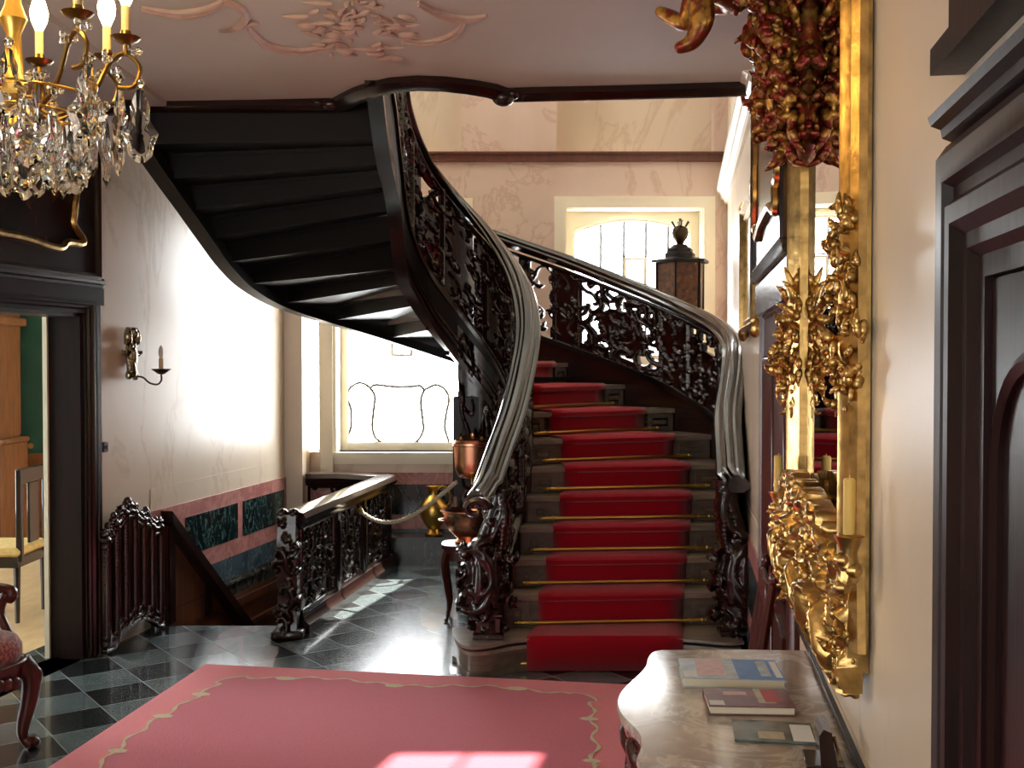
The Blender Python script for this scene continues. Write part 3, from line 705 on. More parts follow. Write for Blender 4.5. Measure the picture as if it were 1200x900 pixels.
# strings
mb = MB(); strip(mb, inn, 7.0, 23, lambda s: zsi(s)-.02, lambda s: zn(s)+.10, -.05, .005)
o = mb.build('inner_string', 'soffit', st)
mb = MB(); strip(mb, inn, 9.4, 23, lambda s: zsi(s)-.05, lambda s: zsi(s)+.01, -.075, .01); strip(mb, inn, 9.4, 23, lambda s: zsi(s)+.05, lambda s: zsi(s)+.075, -.065, 0)
strip(mb, inn, 9.4, 23, lambda s: zsi(s)+.10, lambda s: zsi(s)+.115, -.06, 0); strip(mb, inn, 1, 23, lambda s: zn(s)+.08, lambda s: zn(s)+.12, -.07, .012)
mb.build('string_moulding', 'wood', o)
mb = MB(); strip(mb, inn, 1, 11.5, lambda s: .2 if s < 3 and False else (.0 if s > 1.6 else .2), lambda s: zn(s)+.10, -.04, .005); mb.build('spandrel_panel', 'wood', st)
mb = MB(); strip(mb, out, 1, 7.05, lambda s: 0 if s > 1.6 else .2, lambda s: zn(s)+.13, -.01, .04); strip(mb, out, 7, 22, lambda s: zso(s)-.03, lambda s: zn(s)+.13, -.01, .04); o = mb.build('outer_string', 'wood', st)
mb = MB(); strip(mb, out, 7, 22, lambda s: zso(s)-.055, lambda s: zso(s)+.015, -.03, .07); strip(mb, out, 1, 21, lambda s: zn(s)+.11, lambda s: zn(s)+.15, -.025, .06); mb.build('string_moulding', 'wood_black', o)

# carved balustrades -----------------------------------------------------------
def arcmap(cf, s0, s1, n=400):
    ss = np.linspace(s0, s1, n); P = np.array([cf(s) for s in ss]); L = np.concatenate([[0], np.cumsum(np.linalg.norm(np.diff(P, axis=0), axis=1))])
    return ss, L
HI = lambda s: .86-.02; 
def HO(s): return float(table({1: (.86,), 4: (.80,), 6: (.79,), 7.5: (.74,), 9: (.75,), 10: (.78,), 12: (.78,), 21: (.8,)}, s)[0])
def balpanel(name, cf, s0, s1, hfun, n0, seed, base=None, extra=None, cell=.13, thick=.022, hmax=.024, step=.0085, v0=.12, mat='wood', w=.0145):
    ss, L = arcmap(cf, s0, s1); W = L[-1]; H0 = hfun((s0+s1)/2)-v0-.04
    ca = {}
    def fm(u, v, h):
        s = float(np.interp(u, L, ss)); key = round(s, 4)
        if key not in ca: ca[key] = (cf(s), nrm(cf, s), zn(s), hfun(s)-v0-.04)
        p, q, z, HH = ca[key]; p = p+q*(n0+h)
        return (p[0], p[1], z+v0+v/H0*HH)
    S = rococo(W, H0, seed, cell, w)
    S += [line([(0, .012), (W, .012)], .016), line([(0, H0-.012), (W, H0-.012)], .016)]
    if extra: S += extra(W, H0, lambda s: float(np.interp(s, ss, L)))
    mb = MB(); relief(mb, W, H0, S, fm, step, thick, hmax, base(W, H0, lambda s: float(np.interp(s, ss, L))) if base else None)
    return mb.build(name, mat, st, 60)
def base_outer(W, H, us):
    zones = [(us(6.8), us(7.6), .72, .92), (us(8.32), us(9.72), .14, .94), (us(10.22), us(10.6), .05, .95), (us(10.8), us(11.1), .6, .95)]
    def f(u, v):
        r = np.full(u.shape, 1.0)
        for a, b, lo, hi in zones:
            c, d = (a+b)/2, (b-a)/2; vc, vd = H*(lo+hi)/2, H*(hi-lo)/2
            q = np.maximum(np.abs(u-c)-d, np.abs(v-vc)-vd); r = np.minimum(r, q)
        c = (us(8.32)+us(9.72))/2; rx = (us(9.72)-us(8.32))*.29
        oval_ = (1-np.hypot((u-c)/rx, (v-H*.46)/(H*.27)))*min(rx, H*.27)
        return np.maximum(r, oval_)
    return f
def extra_outer(W, H, us):
    a, b = us(8.32), us(9.72); c = (a+b)/2; rx = (b-a)*.29; E = [oval(c, H*.46, rx, H*.27, .012), oval(c, H*.46, rx*.55, H*.13, .007)]
    for s in (us(8.28), us(9.76), us(10.2), us(10.62), us(6.7), us(7.65), us(2), us(3.4), us(4.8), us(6)): E.append(line([(s, 0), (s, H)], .013))
    for i, (q, vv) in enumerate(((.06, .25), (.05, .55), (.1, .85), (.3, .9), (.5, .84), (.7, .9), (.92, .82), (.95, .5), (.93, .25), (.74, .17), (.5, .16), (.26, .17), (.2, .7), (.82, .68))): E.append(cscroll(a+(b-a)*q, H*vv, .15, i*2.1, i % 3 == 0, .019, 1, (-1)**i))
    return E
balpanel('outer_balustrade', out, 1.15, 20.6, HO, .015, 11, base_outer, extra_outer)
def base_inner(W, H, us):
    def f(u, v):
        r = np.full(u.shape, -.02)
        for s, hw in ((3.2, .10), (5.2, .1), (7.2, .12), (9.6, .14), (11.4, .10), (15.2, .25), (18, .5)):
            r = np.maximum(r, np.minimum(hw-np.abs(u-us(s)), .2))
        for s, rr in ((8.4, .12), (10.5, .12), (12.9, .13), (13.8, .12)): r = np.maximum(r, rr-np.hypot(u-us(s), v-H*.5))
        return r
    return f
balpanel('inner_balustrade', inn, 1.15, 21, HI, -.015, 23, base_inner, lambda W, H, us: [line([(us(s), 0), (us(s), H)], .016) for s in (2, 4, 6, 8, 10.2, 12.2, 14.4, 16.5)], cell=.125, hmax=.032, w=.016)
# carved face of the enclosed spandrel below the inner balustrade (behind the cistern)
def fm_sp(u, v, h):
    ss, L = SPL; s = float(np.interp(u, L, ss)); p = inn(s)+nrm(inn, s)*(-.045-h); return (p[0], p[1], .02+v*(zn(s)+.05)/1.0)
SPL = arcmap(inn, 7.0, 11.5)
mb = MB(); W_ = SPL[1][-1]; relief(mb, W_, .97, rococo(W_, .97, 31, .13, .016), fm_sp, .010, .012, .03, lambda u, v: np.full(u.shape, .1), back=False); mb.build('spandrel_carving', 'wood', st, 60)
# handrails
RP = [(-.058, -.004), (-.07, .004), (-.073, .016), (-.066, .028), (-.046, .030), (-.048, .046), (-.038, .056), (-.026, .054), (-.021, .058), (-.016, .069), (0, .074), (.016, .069), (.021, .058), (.026, .054), (.038, .056), (.048, .046), (.046, .030), (.066, .028), (.073, .016), (.07, .004), (.058, -.004), (.03, -.024), (-.03, -.024)]
def handrail(name, cf, s0, s1, hfun, lead, mat='rail', n=150):
    rings = []; pts = [(cf(s), nrm(cf, s), zn(s)+hfun(s)) for s in np.linspace(s0, s1, n)]
    for p, q, z in lead: rings.append([(p[0]+q[0]*a, p[1]+q[1]*a, z+b) for a, b in RP])
    for p, q, z in pts: rings.append([(p[0]+q[0]*a*1.12, p[1]+q[1]*a*1.12, z+b*1.1) for a, b in RP])
    mb = MB(); mb.sweep(rings); return mb.build(name, mat, st, 30)
pA = inn(1.0); qA = nrm(inn, 1.0)
lead = [(pA+np.array([-.065, -.16]), qA, .935), (pA+np.array([-.058, -.13]), qA, .945), (pA+np.array([-.035, -.09]), qA, .97), (pA+np.array([-.015, -.045]), qA, 1.005)]
h1 = handrail('inner_handrail', inn, 1.0, 21, HI, lead)
mb = MB(); e = lead[0][0]; mb.tube([(e[0]+.07*math.cos(a)*(1-a/9), e[1]-.01, .93-.02+.055*math.sin(a)*(1-a/9)) for a in np.linspace(0, 7, 40)], [.03*(1-i/60) for i in range(40)], 8); mb.build('rail_scroll', 'rail', h1)
pB = out(1.0); qB = nrm(out, 1.0)
h2 = handrail('outer_handrail', out, 1.0, 20.8, HO, [(pB+np.array([.02, -.09]), qB, 1.0), (pB+np.array([.0, -.05]), qB, 1.03)])
# newels: carved scroll volutes on the first step
def newel(name, c, ux, z0, H, W, seed, flip):
    """board facing the hall; ux = horizontal direction, thick"""
    ux = Vector((*ux, 0)).normalized(); nn = Vector((ux.y, -ux.x, 0))
    def fm(u, v, h): p = Vector(c)+ux*(u-W/2)*flip+nn*h; return (p.x, p.y, z0+v)
    S = [cscroll(W*.42, H*.40, .34, R(90), False, .040, .75, 1), cscroll(W*.46, H*.42, .20, R(80), False, .030, .9, 1), leafs(W*.3, H*.22, .34, R(75), .5, .035), leafs(W*.62, H*.18, .4, R(95), -.2, .035), leafs(W*.66, H*.5, .42, R(80), .3, .03),
         cscroll(W*.45, H*.66, .16, R(200), True, .024, 1, 1), leafs(W*.5, H*.62, .3, R(60), .4, .028), leafs(W*.75, H*.7, .25, R(85), .3, .03)]
    S += [q_*np.array([1, 1, 1.0]) for q_ in rococo(W*.9, H*.62, seed, .085, .013)]
    def base(u, v):
        v_ = v/H
        body = .085*np.clip(1-np.abs(v_-.36)/.30, 0, 1)**.5+.05
        return np.where(v_ < .12, .07-np.abs(u-W*.5), np.where(v_ < .66, body-np.abs(u-W*(.44)), .045-np.abs(u-W*(.44+.9*(v_-.66)))))
    mb = MB(); relief(mb, W, H, S, fm, .008, .05, .03, base, dome=.2); mb2 = mb
    o = mb2.build(name, 'wood', st, 60)
    pl = MB(); p = Vector(c); 
    def xb(q): w_ = p+ux*q[0]*flip+nn*q[1]; return (w_.x, w_.y, q[2])
    pl.bbox(-.085, .085, -.075, .075, z0, z0+.03, .006, xb); pl.bbox(-.07, .07, -.06, .06, z0+.03, z0+.12, .008, xb); pl.bbox(-.078, .078, -.068, .068, z0+.12, z0+.14, .005, xb); pl.build('newel_base', 'wood', o)
    return o
newel('newel_post', (-.13, 6.06, 0), (1, 0), .18, .82, .36, 5, 1)
newel('newel_post', (1.235, 6.12, 0), (1, 0), .18, .86, .30, 8, -1)

# red runner --------------------------------------------------------------------
rows = []
def rline(k):
    a, b, d, f = edge_line(k); c = (a+b)/2-d*.03; hw = .42
    return c-d*hw, c+d*hw, f
g = .012
for k in range(1, 21):
    if k == 1:
        y0 = F(640, 748, .18).y; A, B = np.array([.08, y0]), np.array([.935, y0]); f = np.array([0, -1.0])
        rows += [(A+f*(g-.002), B+f*(g-.002), .004), (A+f*(g-.002), B+f*(g-.002), .12), (A+f*(g+.004), B+f*(g+.004), .138), (A+f*(g+.006), B+f*(g+.006), .17), (A+f*.002, B+f*.002, .18+g)]
    else:
        A, B, f = rline(k); zb = zn(k-1)+g
        rows += [(A+f*g, B+f*g, zb), (A+f*g, B+f*g, zn(k)-.038), (A+f*(.03+g), B+f*(.03+g), zn(k)-.026), (A+f*(.034+g), B+f*(.034+g), zn(k)-.006), (A+f*.028, B+f*.028, zn(k)+g)]
mb = MB(); vs, fs = [], []
for A, B, z in rows:
    for i in range(9): p = A+(B-A)*i/8; vs.append((p[0], p[1], z))
n_ = len(rows)
fs = [(i*9+j, i*9+j+1, (i+1)*9+j+1, (i+1)*9+j) for i in range(n_-1) for j in range(8)]
mb.add(vs, fs); ro = mb.build('stair_runner', 'carpet', None, 50)
md = ro.modifiers.new('thickness', 'SOLIDIFY'); md.thickness = .008; md.offset = 0
tag(ro, 'crimson red carpet runner laid up the middle of the staircase steps', 'carpet')
# brass stair rods
first = None
ords = ['first', 'second', 'third', 'fourth', 'fifth', 'sixth', 'seventh', 'eighth', 'ninth']
for i, k in enumerate(range(2, 10)):
    A, B, f = rline(k); d = (B-A)/np.linalg.norm(B-A); z = zn(k-1)+.028
    a, b = A-d*.10+f*(g+.016), B+d*.10+f*(g+.016)
    t = thing('stair_rod', f'polished brass stair rod across the red runner, {ords[i]} full one counting up from the floor', 'stair rod', (a[0], a[1], z), 'brass rods holding the stair runner')
    mb = MB(); mb.tube([(a[0], a[1], z), (b[0], b[1], z)], .012, 10); mb.build('bar', 'brass', t)
    for e_, sg in ((a, -1), (b, 1)):
        mb = MB(); mb.ell((e_[0]+d[0]*sg*.012, e_[1]+d[1]*sg*.012, z), .016, .013, .013, 10, 7); mb.ell((e_[0]+d[0]*sg*.03, e_[1]+d[1]*sg*.03, z), .008, .008, .008, 8, 6); mb.build('finial', 'brass', t)
        e2 = e_-d*sg*.06
        mb = MB(); mb.bbox(-.008, .008, -.022, .012, -.01, .012, .002, lambda p, e2=e2, f=f, d=d, z=z: (e2[0]+d[0]*p[0]+f[0]*p[1], e2[1]+d[1]*p[0]+f[1]*p[1], z+p[2])); mb.build('bracket', 'brass', t)
p0, p1 = F(588, 776, .03), F(622, 780, .03)
t = thing('stair_rod', 'short brass rod end showing at the foot of the bottom step, left of the runner', 'stair rod', p0, 'brass rods holding the stair runner')
yr = F(640, 748, .18).y+.0
mb = MB(); mb.tube([(-.055, yr+.01, .04), (.10, yr+.005, .04)], .010, 10); mb.build('bar', 'brass', t)
mb = MB(); mb.ell((-.062, yr+.01, .04), .014, .014, .014, 10, 7); mb.bbox(-.03, -.012, yr+0, yr+.05, .03, .05, .002); mb.build('finial', 'brass', t)
# ================================================================== FURNITURE AND FITTINGS
def bez(pts, n=10): return smooth(pts, n)
# ---- balustrade round the descending stair
BY = [6.80, 7.61, 8.25, 8.95]
t = thing('stairwell_balustrade', 'low dark carved wooden balustrade guarding the stair that goes down on the left', 'balustrade', (balx(6.8), 6.8, 0))
def bp(u, n, z): Y = u; return (balx(Y)+n*.989, Y-n*.15, z)
xq = lambda p: bp(p[0], p[1], p[2])
mb = MB(); mb.sweep([[bp(u, a, z) for a, z in ((-.05, .665), (-.055, .69), (-.075, .70), (-.085, .73), (-.07, .765), (0, .775), (.07, .765), (.085, .73), (.075, .70), (.055, .69), (.05, .665))] for u in (6.80, 7.6, 8.3, 9.03)])
r2 = [(balx(9.0), 9.0), (-1.43, 9.2), (-1.71, 9.2)]
rings = []
for i, p in enumerate(r2):
    a, b = r2[max(0, i-1)], r2[min(2, i+1)]; d = Vector((b[0]-a[0], b[1]-a[1])).normalized(); n = Vector((d.y, -d.x))
    rings.append([(p[0]+n.x*q, p[1]+n.y*q, z) for q, z in ((-.05, .665), (-.075, .70), (-.085, .73), (-.07, .765), (0, .775), (.07, .765), (.085, .73), (.075, .70), (.05, .665))])
mb.sweep(rings); mb.build('top_rail', 'rail', t)
mb = MB(); mb.sweep([[bp(u, a, z) for a, z in ((-.09, 0), (-.09, .06), (-.06, .085), (-.05, .12), (.05, .12), (.06, .085), (.09, .06), (.09, 0))] for u in (6.85, 9.03)])
mb.box(-1.72, -1.05, 9.155, 9.24, 0, .12); mb.build('plinth', 'wood', t)
for u in BY[1:]:
    mb = MB(); mb.bbox(u-.035, u+.035, -.045, .045, .12, .67, .006, xq); mb.bbox(u-.02, u+.02, .045, .055, .18, .6, .004, xq); mb.build('post', 'wood', t)
for q, (a, b) in enumerate(zip(BY[:-1], BY[1:])):
    a, b = a+(.08 if q == 0 else .035), b-.035; W = b-a; H = .545
    S = rococo(W, H, 40+q, .12, .0135)+[oval(W/2, H*.42, W*.24, H*.25, .013), line([(0, .01), (W, .01)], .018), line([(0, H-.01), (W, H-.01)], .018), line([(.01, 0), (.01, H)], .018), line([(W-.01, 0), (W-.01, H)], .018),
                                   cscroll(W*.3, H*.75, .2, 1, False, .018), cscroll(W*.7, H*.75, .2, 2.1, False, .018, 1, -1)]
    mb = MB(); relief(mb, W, H, S, lambda u, v, h, a=a: bp(a+u, h, .12+v), .0075, .02, .02, lambda u, v, W=W, H=H: np.minimum(.06-np.abs(u-W/2)*.5, .14-np.abs(v-H*.42))); mb.build('carved_panel', 'wood', t, 60)
W, H = .58, .54
mb = MB(); relief(mb, W, H, rococo(W, H, 50, .12, .014)+[line([(0, .01), (W, .01), (W, H), (0, H), (0, 0)], .018)], lambda u, v, h: (-1.70+u, 9.2-h, .12+v), .008, .02, .02, lambda u, v: np.full(u.shape, -.004)+.08-np.hypot(u-W/2, v-H/2)); mb.build('carved_panel', 'wood', t, 60)
W, H = .17, .74
mb = MB(); relief(mb, W, H, rococo(W, H, 51, .09, .014)+[cscroll(W*.5, H*.3, .15, 1.5, False, .02), cscroll(W*.5, H*.62, .14, 1.5, True, .02)], lambda u, v, h: (balx(6.78)-.10+u, 6.76-h+.02*math.sin(v*9), .02+v), .008, .09, .03, lambda u, v: .062-np.abs(u-W/2)-.02*np.abs(v-H*.45))
for dx in (-.035, .035): mb.ell((balx(6.78)-.015+dx, 6.76, .765), .036, .045, .032, 12, 8)
mb.bbox(balx(6.78)-.11, balx(6.78)+.08, 6.69, 6.83, 0, .05, .008); mb.build('newel', 'wood', t, 60)
# ---- descending stair
t = thing('descending_stair', 'dark wooden stair flight leading down behind the low carved gate, with sloping wall panel', 'stair', (-1.9, 7.06, -1.6))
for k in range(1, 9):
    Y0 = 7.06+.225*(k-1); z = -.19*k
    mb = MB(); mb.prism([(XL(Y0)+.07, Y0), (balx(Y0)-.03, Y0), (balx(Y0+.25)-.03, Y0+.25), (XL(Y0+.25)+.07, Y0+.25)], z-.04, z); mb.build('tread', 'wood', t)
    mb = MB(); mb.box(XL(Y0)+.1, balx(Y0)-.04, Y0-.0, Y0+.02, z, z+.15); mb.build('riser', 'wood', t)
mb = MB(); mb.prism([(7.13, -.005), (7.13, .66), (8.32, -.36), (8.32, -.9), (7.13, -.01)], .02, .05, lambda p: wl((p[0], p[2], p[1])))
o = mb.build('wall_panel', 'wood_mid', t)
mb = MB(); mb.prism([(7.1, .66), (7.1, .735), (8.36, -.33), (8.36, -.42)], .015, .10, lambda p: wl((p[0], p[2], p[1]))); mb.prism([(7.13, .585), (7.13, .65), (8.32, -.38), (8.32, -.45)], .05, .065, lambda p: wl((p[0], p[2], p[1]))); mb.build('sloping_rail', 'wood', o)
mb = MB()
for a, b, z0, z1 in ((7.13, 7.20, -.005, .60), (7.62, 7.70, -.06, .20)): mb.box(a, b, .05, .064, z0, z1, wl)
mb.build('stile', 'wood', o)
# ---- carved gate standing open against the left wall
W, H = .66, .86
def topz(u): return .70+.155*math.exp(-((u-.27)/.15)**2)+.05*math.exp(-((u-.47)/.05)**2)+.035*math.exp(-((u-.12)/.045)**2)
def botz(u): return .012+.10*math.sin(math.pi*min(1, max(0, (u-.1)/.52)))**1.0
S = []
us_ = np.linspace(.015, W-.015, 40)
for off, r in ((-.012, .011), (-.05, .014), (-.085, .012)): S.append(np.array([(u, topz(u)+off, r) for u in us_]))
for off, r in ((.012, .011), (.045, .012), (.085, .011)): S.append(np.array([(u, botz(u)+off, r) for u in us_]))
for i in range(7):
    u = .03+i*(W-.06)/6; S.append(np.array([(u, z, .0225) for z in np.linspace(botz(u)+.05, topz(u)-.05, 40)]))
for u, a in ((.04, 1), (.09, 2), (.15, .6), (.21, 2.4), (.27, 1.5), (.33, .8), (.40, 2), (.47, 1.2), (.54, 2), (.61, 1)): S.append(cscroll(u, topz(u)-.035, .08, a, False, .011)); S.append(cscroll(u, botz(u)+.06, .06, a+2, True, .009)); S.append(leafs(u, topz(u)-.07, .09, R(90), math.sin(u*40), .011))
mb = MB(); relief(mb, W, H+.03, S, lambda u, v, h: wl((6.345+u, .075+h, v)), .006, .022, .016)
for u, r_ in ((.03, .018), (.12, .02), (.20, .018), (.27, .026), (.34, .018), (.47, .022), (.585, .018), (.635, .016)): mb.ell(wl((6.345+u, .075, topz(u)+.004)), r_, r_, r_*1.1, 10, 8)
g = mb.build('stair_gate', 'gate', None, 60)
tag(g, 'low dark carved slatted gate with scrolled top, standing beside the left doorway', 'gate')
# ---- rope barrier
a, b = Vector(bp(8.1, .05, .60)), Vector((-.375, 7.43, .885))
pts = []
for i in range(61):
    q = i/60; p = a.lerp(b, q); p.z -= .70*q*(1-q)*(1.12-q*.55); pts.append(p)
mb = MB()
for ph in (0, 2.09, 4.19): mb.tube([p+Vector((math.cos(i*.9+ph)*.007, 0, math.sin(i*.9+ph)*.007)) for i, p in enumerate(pts)], .009, 6)
rp = mb.build('barrier_rope', 'rope'); tag(rp, 'cream twisted rope slung across from the low balustrade to the staircase', 'rope')
mb = MB(); mb.lathe([(.012, 0), (.02, .01), (.02, .03), (.01, .04)], 10, (a.x, a.y, a.z-.02)); mb.build('hook', 'brass', rp)
# ---- brass jug
j0 = Vector((px2x(508)*.985, 9.29, .236))
t = thing('brass_jug', 'shiny brass jug with tall loop handle on the stone ledge under the window', 'jug', j0)
mb = MB(); mb.lathe([(.072, 0), (.075, .012), (.05, .03), (.042, .05), (.075, .09), (.112, .16), (.122, .21), (.108, .265), (.066, .31), (.037, .335), (.033, .36), (.04, .385), (.062, .405), (.064, .412), (.05, .408), (.03, .38)], 28, j0); mb.build('body', 'brass', t)
mb = MB(); mb.tube([j0+Vector(p) for p in bez([(.045, -.02, .385), (.075, -.025, .41), (.12, -.03, .395), (.145, -.03, .34), (.14, -.03, .28), (.105, -.02, .225)], 7)], .011, 8, flat=1.3); mb.build('handle', 'brass', t)
# ---- copper cistern, basin and stand
c0 = Vector((-.262, 7.385, .93))
t = thing('copper_cistern', 'copper water cistern with small tap hung on the dark board above the basin', 'cistern', c0)
mb = MB(); mb.bbox(-.40, -.075, 7.47, 7.492, .78, 1.46, .006); mb.build('backboard', 'wood_black', t)
mb = MB(); mb.lathe([(.02, -.02), (.07, -.015), (.1, .0), (.116, .03), (.122, .09), (.127, .2), (.135, .205), (.135, .222), (.124, .226)], 28, c0, sy=.68); mb.build('tank', 'copper', t)
mb = MB(); mb.lathe([(.128, .226), (.12, .24), (.06, .255), (.03, .26), (.012, .262), (.016, .275), (.01, .29)], 24, c0, sy=.66); mb.build('lid', 'copper', t)
mb = MB(); mb.tube([c0+Vector(p) for p in bez([(0, -.05, .01), (0, -.085, .005), (0, -.10, -.015), (0, -.10, -.045)], 5)], .009, 8); mb.ell(c0+Vector((0, -.085, .028)), .018, .006, .01, 8, 6); mb.tube([c0+Vector((0, -.085, .0)), c0+Vector((0, -.085, .03))], .005, 6); mb.build('tap', 'brass', t)
for dx in (-.075, 0, .06): 
    mb = MB(); mb.ell(c0+Vector((dx, -.02, .245)), .012, .012, .022, 8, 6); mb.build('lid_knob', 'brass', t)
s0 = Vector((-.275, 7.27, 0))
t = thing('basin_stand', 'small dark wooden stand with slender curved legs under the copper basin', 'stand', s0)
mb = MB(); mb.prism([(s0.x+.19*math.copysign(abs(math.cos(a))**.6, math.cos(a)), s0.y+.15*math.copysign(abs(math.sin(a))**.6, math.sin(a))) for a in np.linspace(0, 2*math.pi, 33)[:-1]], .475, .50); mb.build('top', 'wood_red', t)
mb = MB(); mb.prism([(s0.x+.175*math.copysign(abs(math.cos(a))**.6, math.cos(a)), s0.y+.135*math.copysign(abs(math.sin(a))**.6, math.sin(a))) for a in np.linspace(0, 2*math.pi, 33)[:-1]], .40, .475); mb.build('apron', 'wood_red', t)
for sx in (-1, 1):
    for sy in (-1, 1):
        q = [(sx*.15, sy*.11, .45), (sx*.168, sy*.122, .36), (sx*.152, sy*.112, .24), (sx*.135, sy*.10, .12), (sx*.145, sy*.107, .03), (sx*.16, sy*.118, .008)]
        pp = bez(q, 6); mb = MB(); mb.tube([s0+Vector(p) for p in pp], [.026-.016*min(1, i/len(pp)*1.25)+.004*(i > len(pp)-5) for i in range(len(pp))], 8); mb.build('leg', 'wood_red', t)
mb = MB(); c = s0+Vector((0, .0, .501))
mb.lathe([(.10, 0), (.105, .012), (.085, .03), (.10, .045), (.15, .09), (.172, .14), (.176, .185), (.19, .2), (.2, .212), (.196, .22), (.17, .205), (.14, .12), (.05, .07)], 32, c, sy=.82)
o = mb.build('copper_basin', 'copper'); tag(o, 'round polished copper basin with wide rim standing on the slender dark stand', 'basin')
mb = MB()
for sx in (-1, 1):
    mb = MB(); mb.tube([c+Vector((sx*(.176+.03*math.sin(a)), .05*math.cos(a), .15)) for a in np.linspace(0, math.pi, 10)], .007, 6); mb.build('ring_handle', 'copper', o)
# ---- wall sconce and switch
t = thing('wall_sconce', 'silvery cartouche wall sconce with one candle bulb on the left marble wall', 'wall lamp', wl((6.74, 0, 1.74)))
W, H = .16, .33
S = [leafs(.08, .02, .14, R(90), .5, .03), leafs(.05, .22, .12, R(110), -.8, .02), leafs(.11, .22, .12, R(70), .8, .02), cscroll(.045, .2, .09, 1.2, False, .012), cscroll(.115, .2, .09, 1.9, False, .012, 1, -1), cscroll(.08, .045, .08, 3.1, False, .012), leafs(.08, .27, .06, R(90), 0, .03)]
mb = MB(); relief(mb, W, H, S, lambda u, v, h: wl((6.64+u*1.25, .02+h+.012, 1.575+v)), .006, .012, .02, lambda u, v: (1-np.hypot((u-.08)/.045, (v-.17)/.13))*.045, back=False)
mb.ell(wl((6.74, .035, 1.72)), .035, .045, .08, 12, 8); mb.ell(wl((6.745, .045, 1.86)), .03, .03, .03, 10, 8); mb.build('back_plate', 'pewter', t)
arm = [wl(p) for p in bez([(6.77, .03, 1.605), (6.80, .07, 1.60), (6.83, .10, 1.565), (6.87, .13, 1.555), (6.89, .145, 1.58), (6.89, .145, 1.615)], 6)]
mb = MB(); mb.tube(arm, .006, 8); mb.build('arm', 'iron', t)
e = Vector(arm[-1]); mb = MB(); mb.lathe([(.006, 0), (.02, .004), (.058, .032), (.06, .036), (.02, .014), (.012, .014)], 18, e); mb.build('drip_pan', 'iron', t)
mb = MB(); mb.lathe([(.015, .012), (.015, .10), (.012, .102)], 12, e); mb.build('candle_sleeve', 'ivory', t)
mb = MB(); mb.lathe([(.008, .10), (.016, .125), (.017, .145), (.011, .168), (.003, .182)], 12, e); mb.build('bulb', 'bulb_off', t)
sw = MB(); sw.bbox(6.455, 6.505, 0, .022, 1.165, 1.225, .005, wl); o = sw.build('light_switch', 'switch'); tag(o, 'small black light switch on the marble wall beside the left door frame', 'switch')
sw = MB(); sw.bbox(6.472, 6.488, .022, .03, 1.182, 1.208, .003, wl); sw.build('rocker', 'switch', o)
# ---- pedestal by the right window
c = Vector((1.365, 9.0, 0))
t = thing('hexagonal_lantern_case', 'brown speckled six-sided case with ball and prongs on top, before the right window', 'pedestal', c)
rot = R(12)
def hexp(r): return [(c.x+r*math.cos(rot+math.pi/3*i), c.y+r*math.sin(rot+math.pi/3*i)) for i in range(6)]
def hexl(mbx, prof): mbx.sweep([[(x, y, z) for x, y in hexp(r)] for r, z in prof])
mb = MB(); hexl(mb, [(.10, 2.02), (.13, 2.04), (.19, 2.10), (.195, 2.12), (.20, 2.49)]); mb.build('case_body', 'lacquer', t)
mb = MB()
for x, y in hexp(.2): mb.tube([(x, y, 2.12), (x, y, 2.49)], .011, 6)
mb.build('corner_bead', 'wood_black', t)
mb = MB(); hexl(mb, [(.2, 2.49), (.245, 2.495), (.25, 2.515), (.20, 2.525), (.13, 2.54), (.13, 2.57), (.11, 2.585), (.11, 2.605), (.075, 2.63), (.06, 2.645)]); mb.build('stepped_roof', 'wood_black', t)
mb = MB(); mb.lathe([(.025, 2.64), (.035, 2.665), (.062, 2.70), (.07, 2.735), (.06, 2.775), (.03, 2.795)], 18, (c.x, c.y, 0)); o = mb.build('finial_ball', 'iron', t)
for i, a in enumerate((0, 1.57, 3.14, 4.71)):
    mb = MB(); d = Vector((math.cos(a), math.sin(a), 0)); p = Vector((c.x, c.y, 2.775)); mb.tube([p+d*.035, p+d*.065+Vector((0, 0, .05)), p+d*.07+Vector((0, 0, .055))], [.008, .010, .014], 6); mb.build('prong', 'iron', o)
mb = MB(); mb.tube([(c.x, c.y, 2.77), (c.x, c.y, 2.85), (c.x, c.y, 2.855)], [.009, .011, .014], 8); mb.build('prong', 'iron', o)
mb = MB(); mb.lathe([(.2, 0), (.2, .06), (.12, .1), (.07, .2), (.06, 1.0), (.055, 1.85), (.08, 1.95), (.11, 2.02)], 18, (c.x, c.y, 0)); mb.build('column', 'lacquer', t)
# ---- gilt picture on the far right wall
t = thing('gilt_picture', 'narrow gilt-framed picture on the right wall beyond the far door', 'picture', wr((5.8, 0, 1.8)))
mb = MB(); P0 = (5.28, 6.34, 1.86, 2.56)
ringp = [(P0[0], P0[2]), (P0[1], P0[2]), (P0[1], P0[3]), (P0[0], P0[3])]
rings = []
for q, (tt, z) in enumerate(ringp+ringp[:1]):
    sx = -1 if tt == P0[0] else 1; sz = -1 if z == P0[2] else 1
    rings.append([wr((tt-sx*a, n, z-sz*a)) for a, n in ((0, .002), (0, .045), (.02, .055), (.04, .03), (.06, .035), (.075, .02), (.075, .002))])
mb.sweep(rings, False); mb.build('frame', 'gilt', t)
mb = MB()
for tt, z in ringp:
    mb = MB(); mb.ell(wr((tt, .03, z)), .03, .05, .05, 10, 7); mb.ell(wr((tt+.06*(1 if tt == P0[0] else -1), .035, z)), .025, .04, .03, 10, 7); mb.build('corner_carving', 'gilt', t)

mb = MB(); mb.box(P0[0]+.07, P0[1]-.07, .004, .014, P0[2]+.07, P0[3]-.07, wr); mb.build('canvas', 'sand', t)
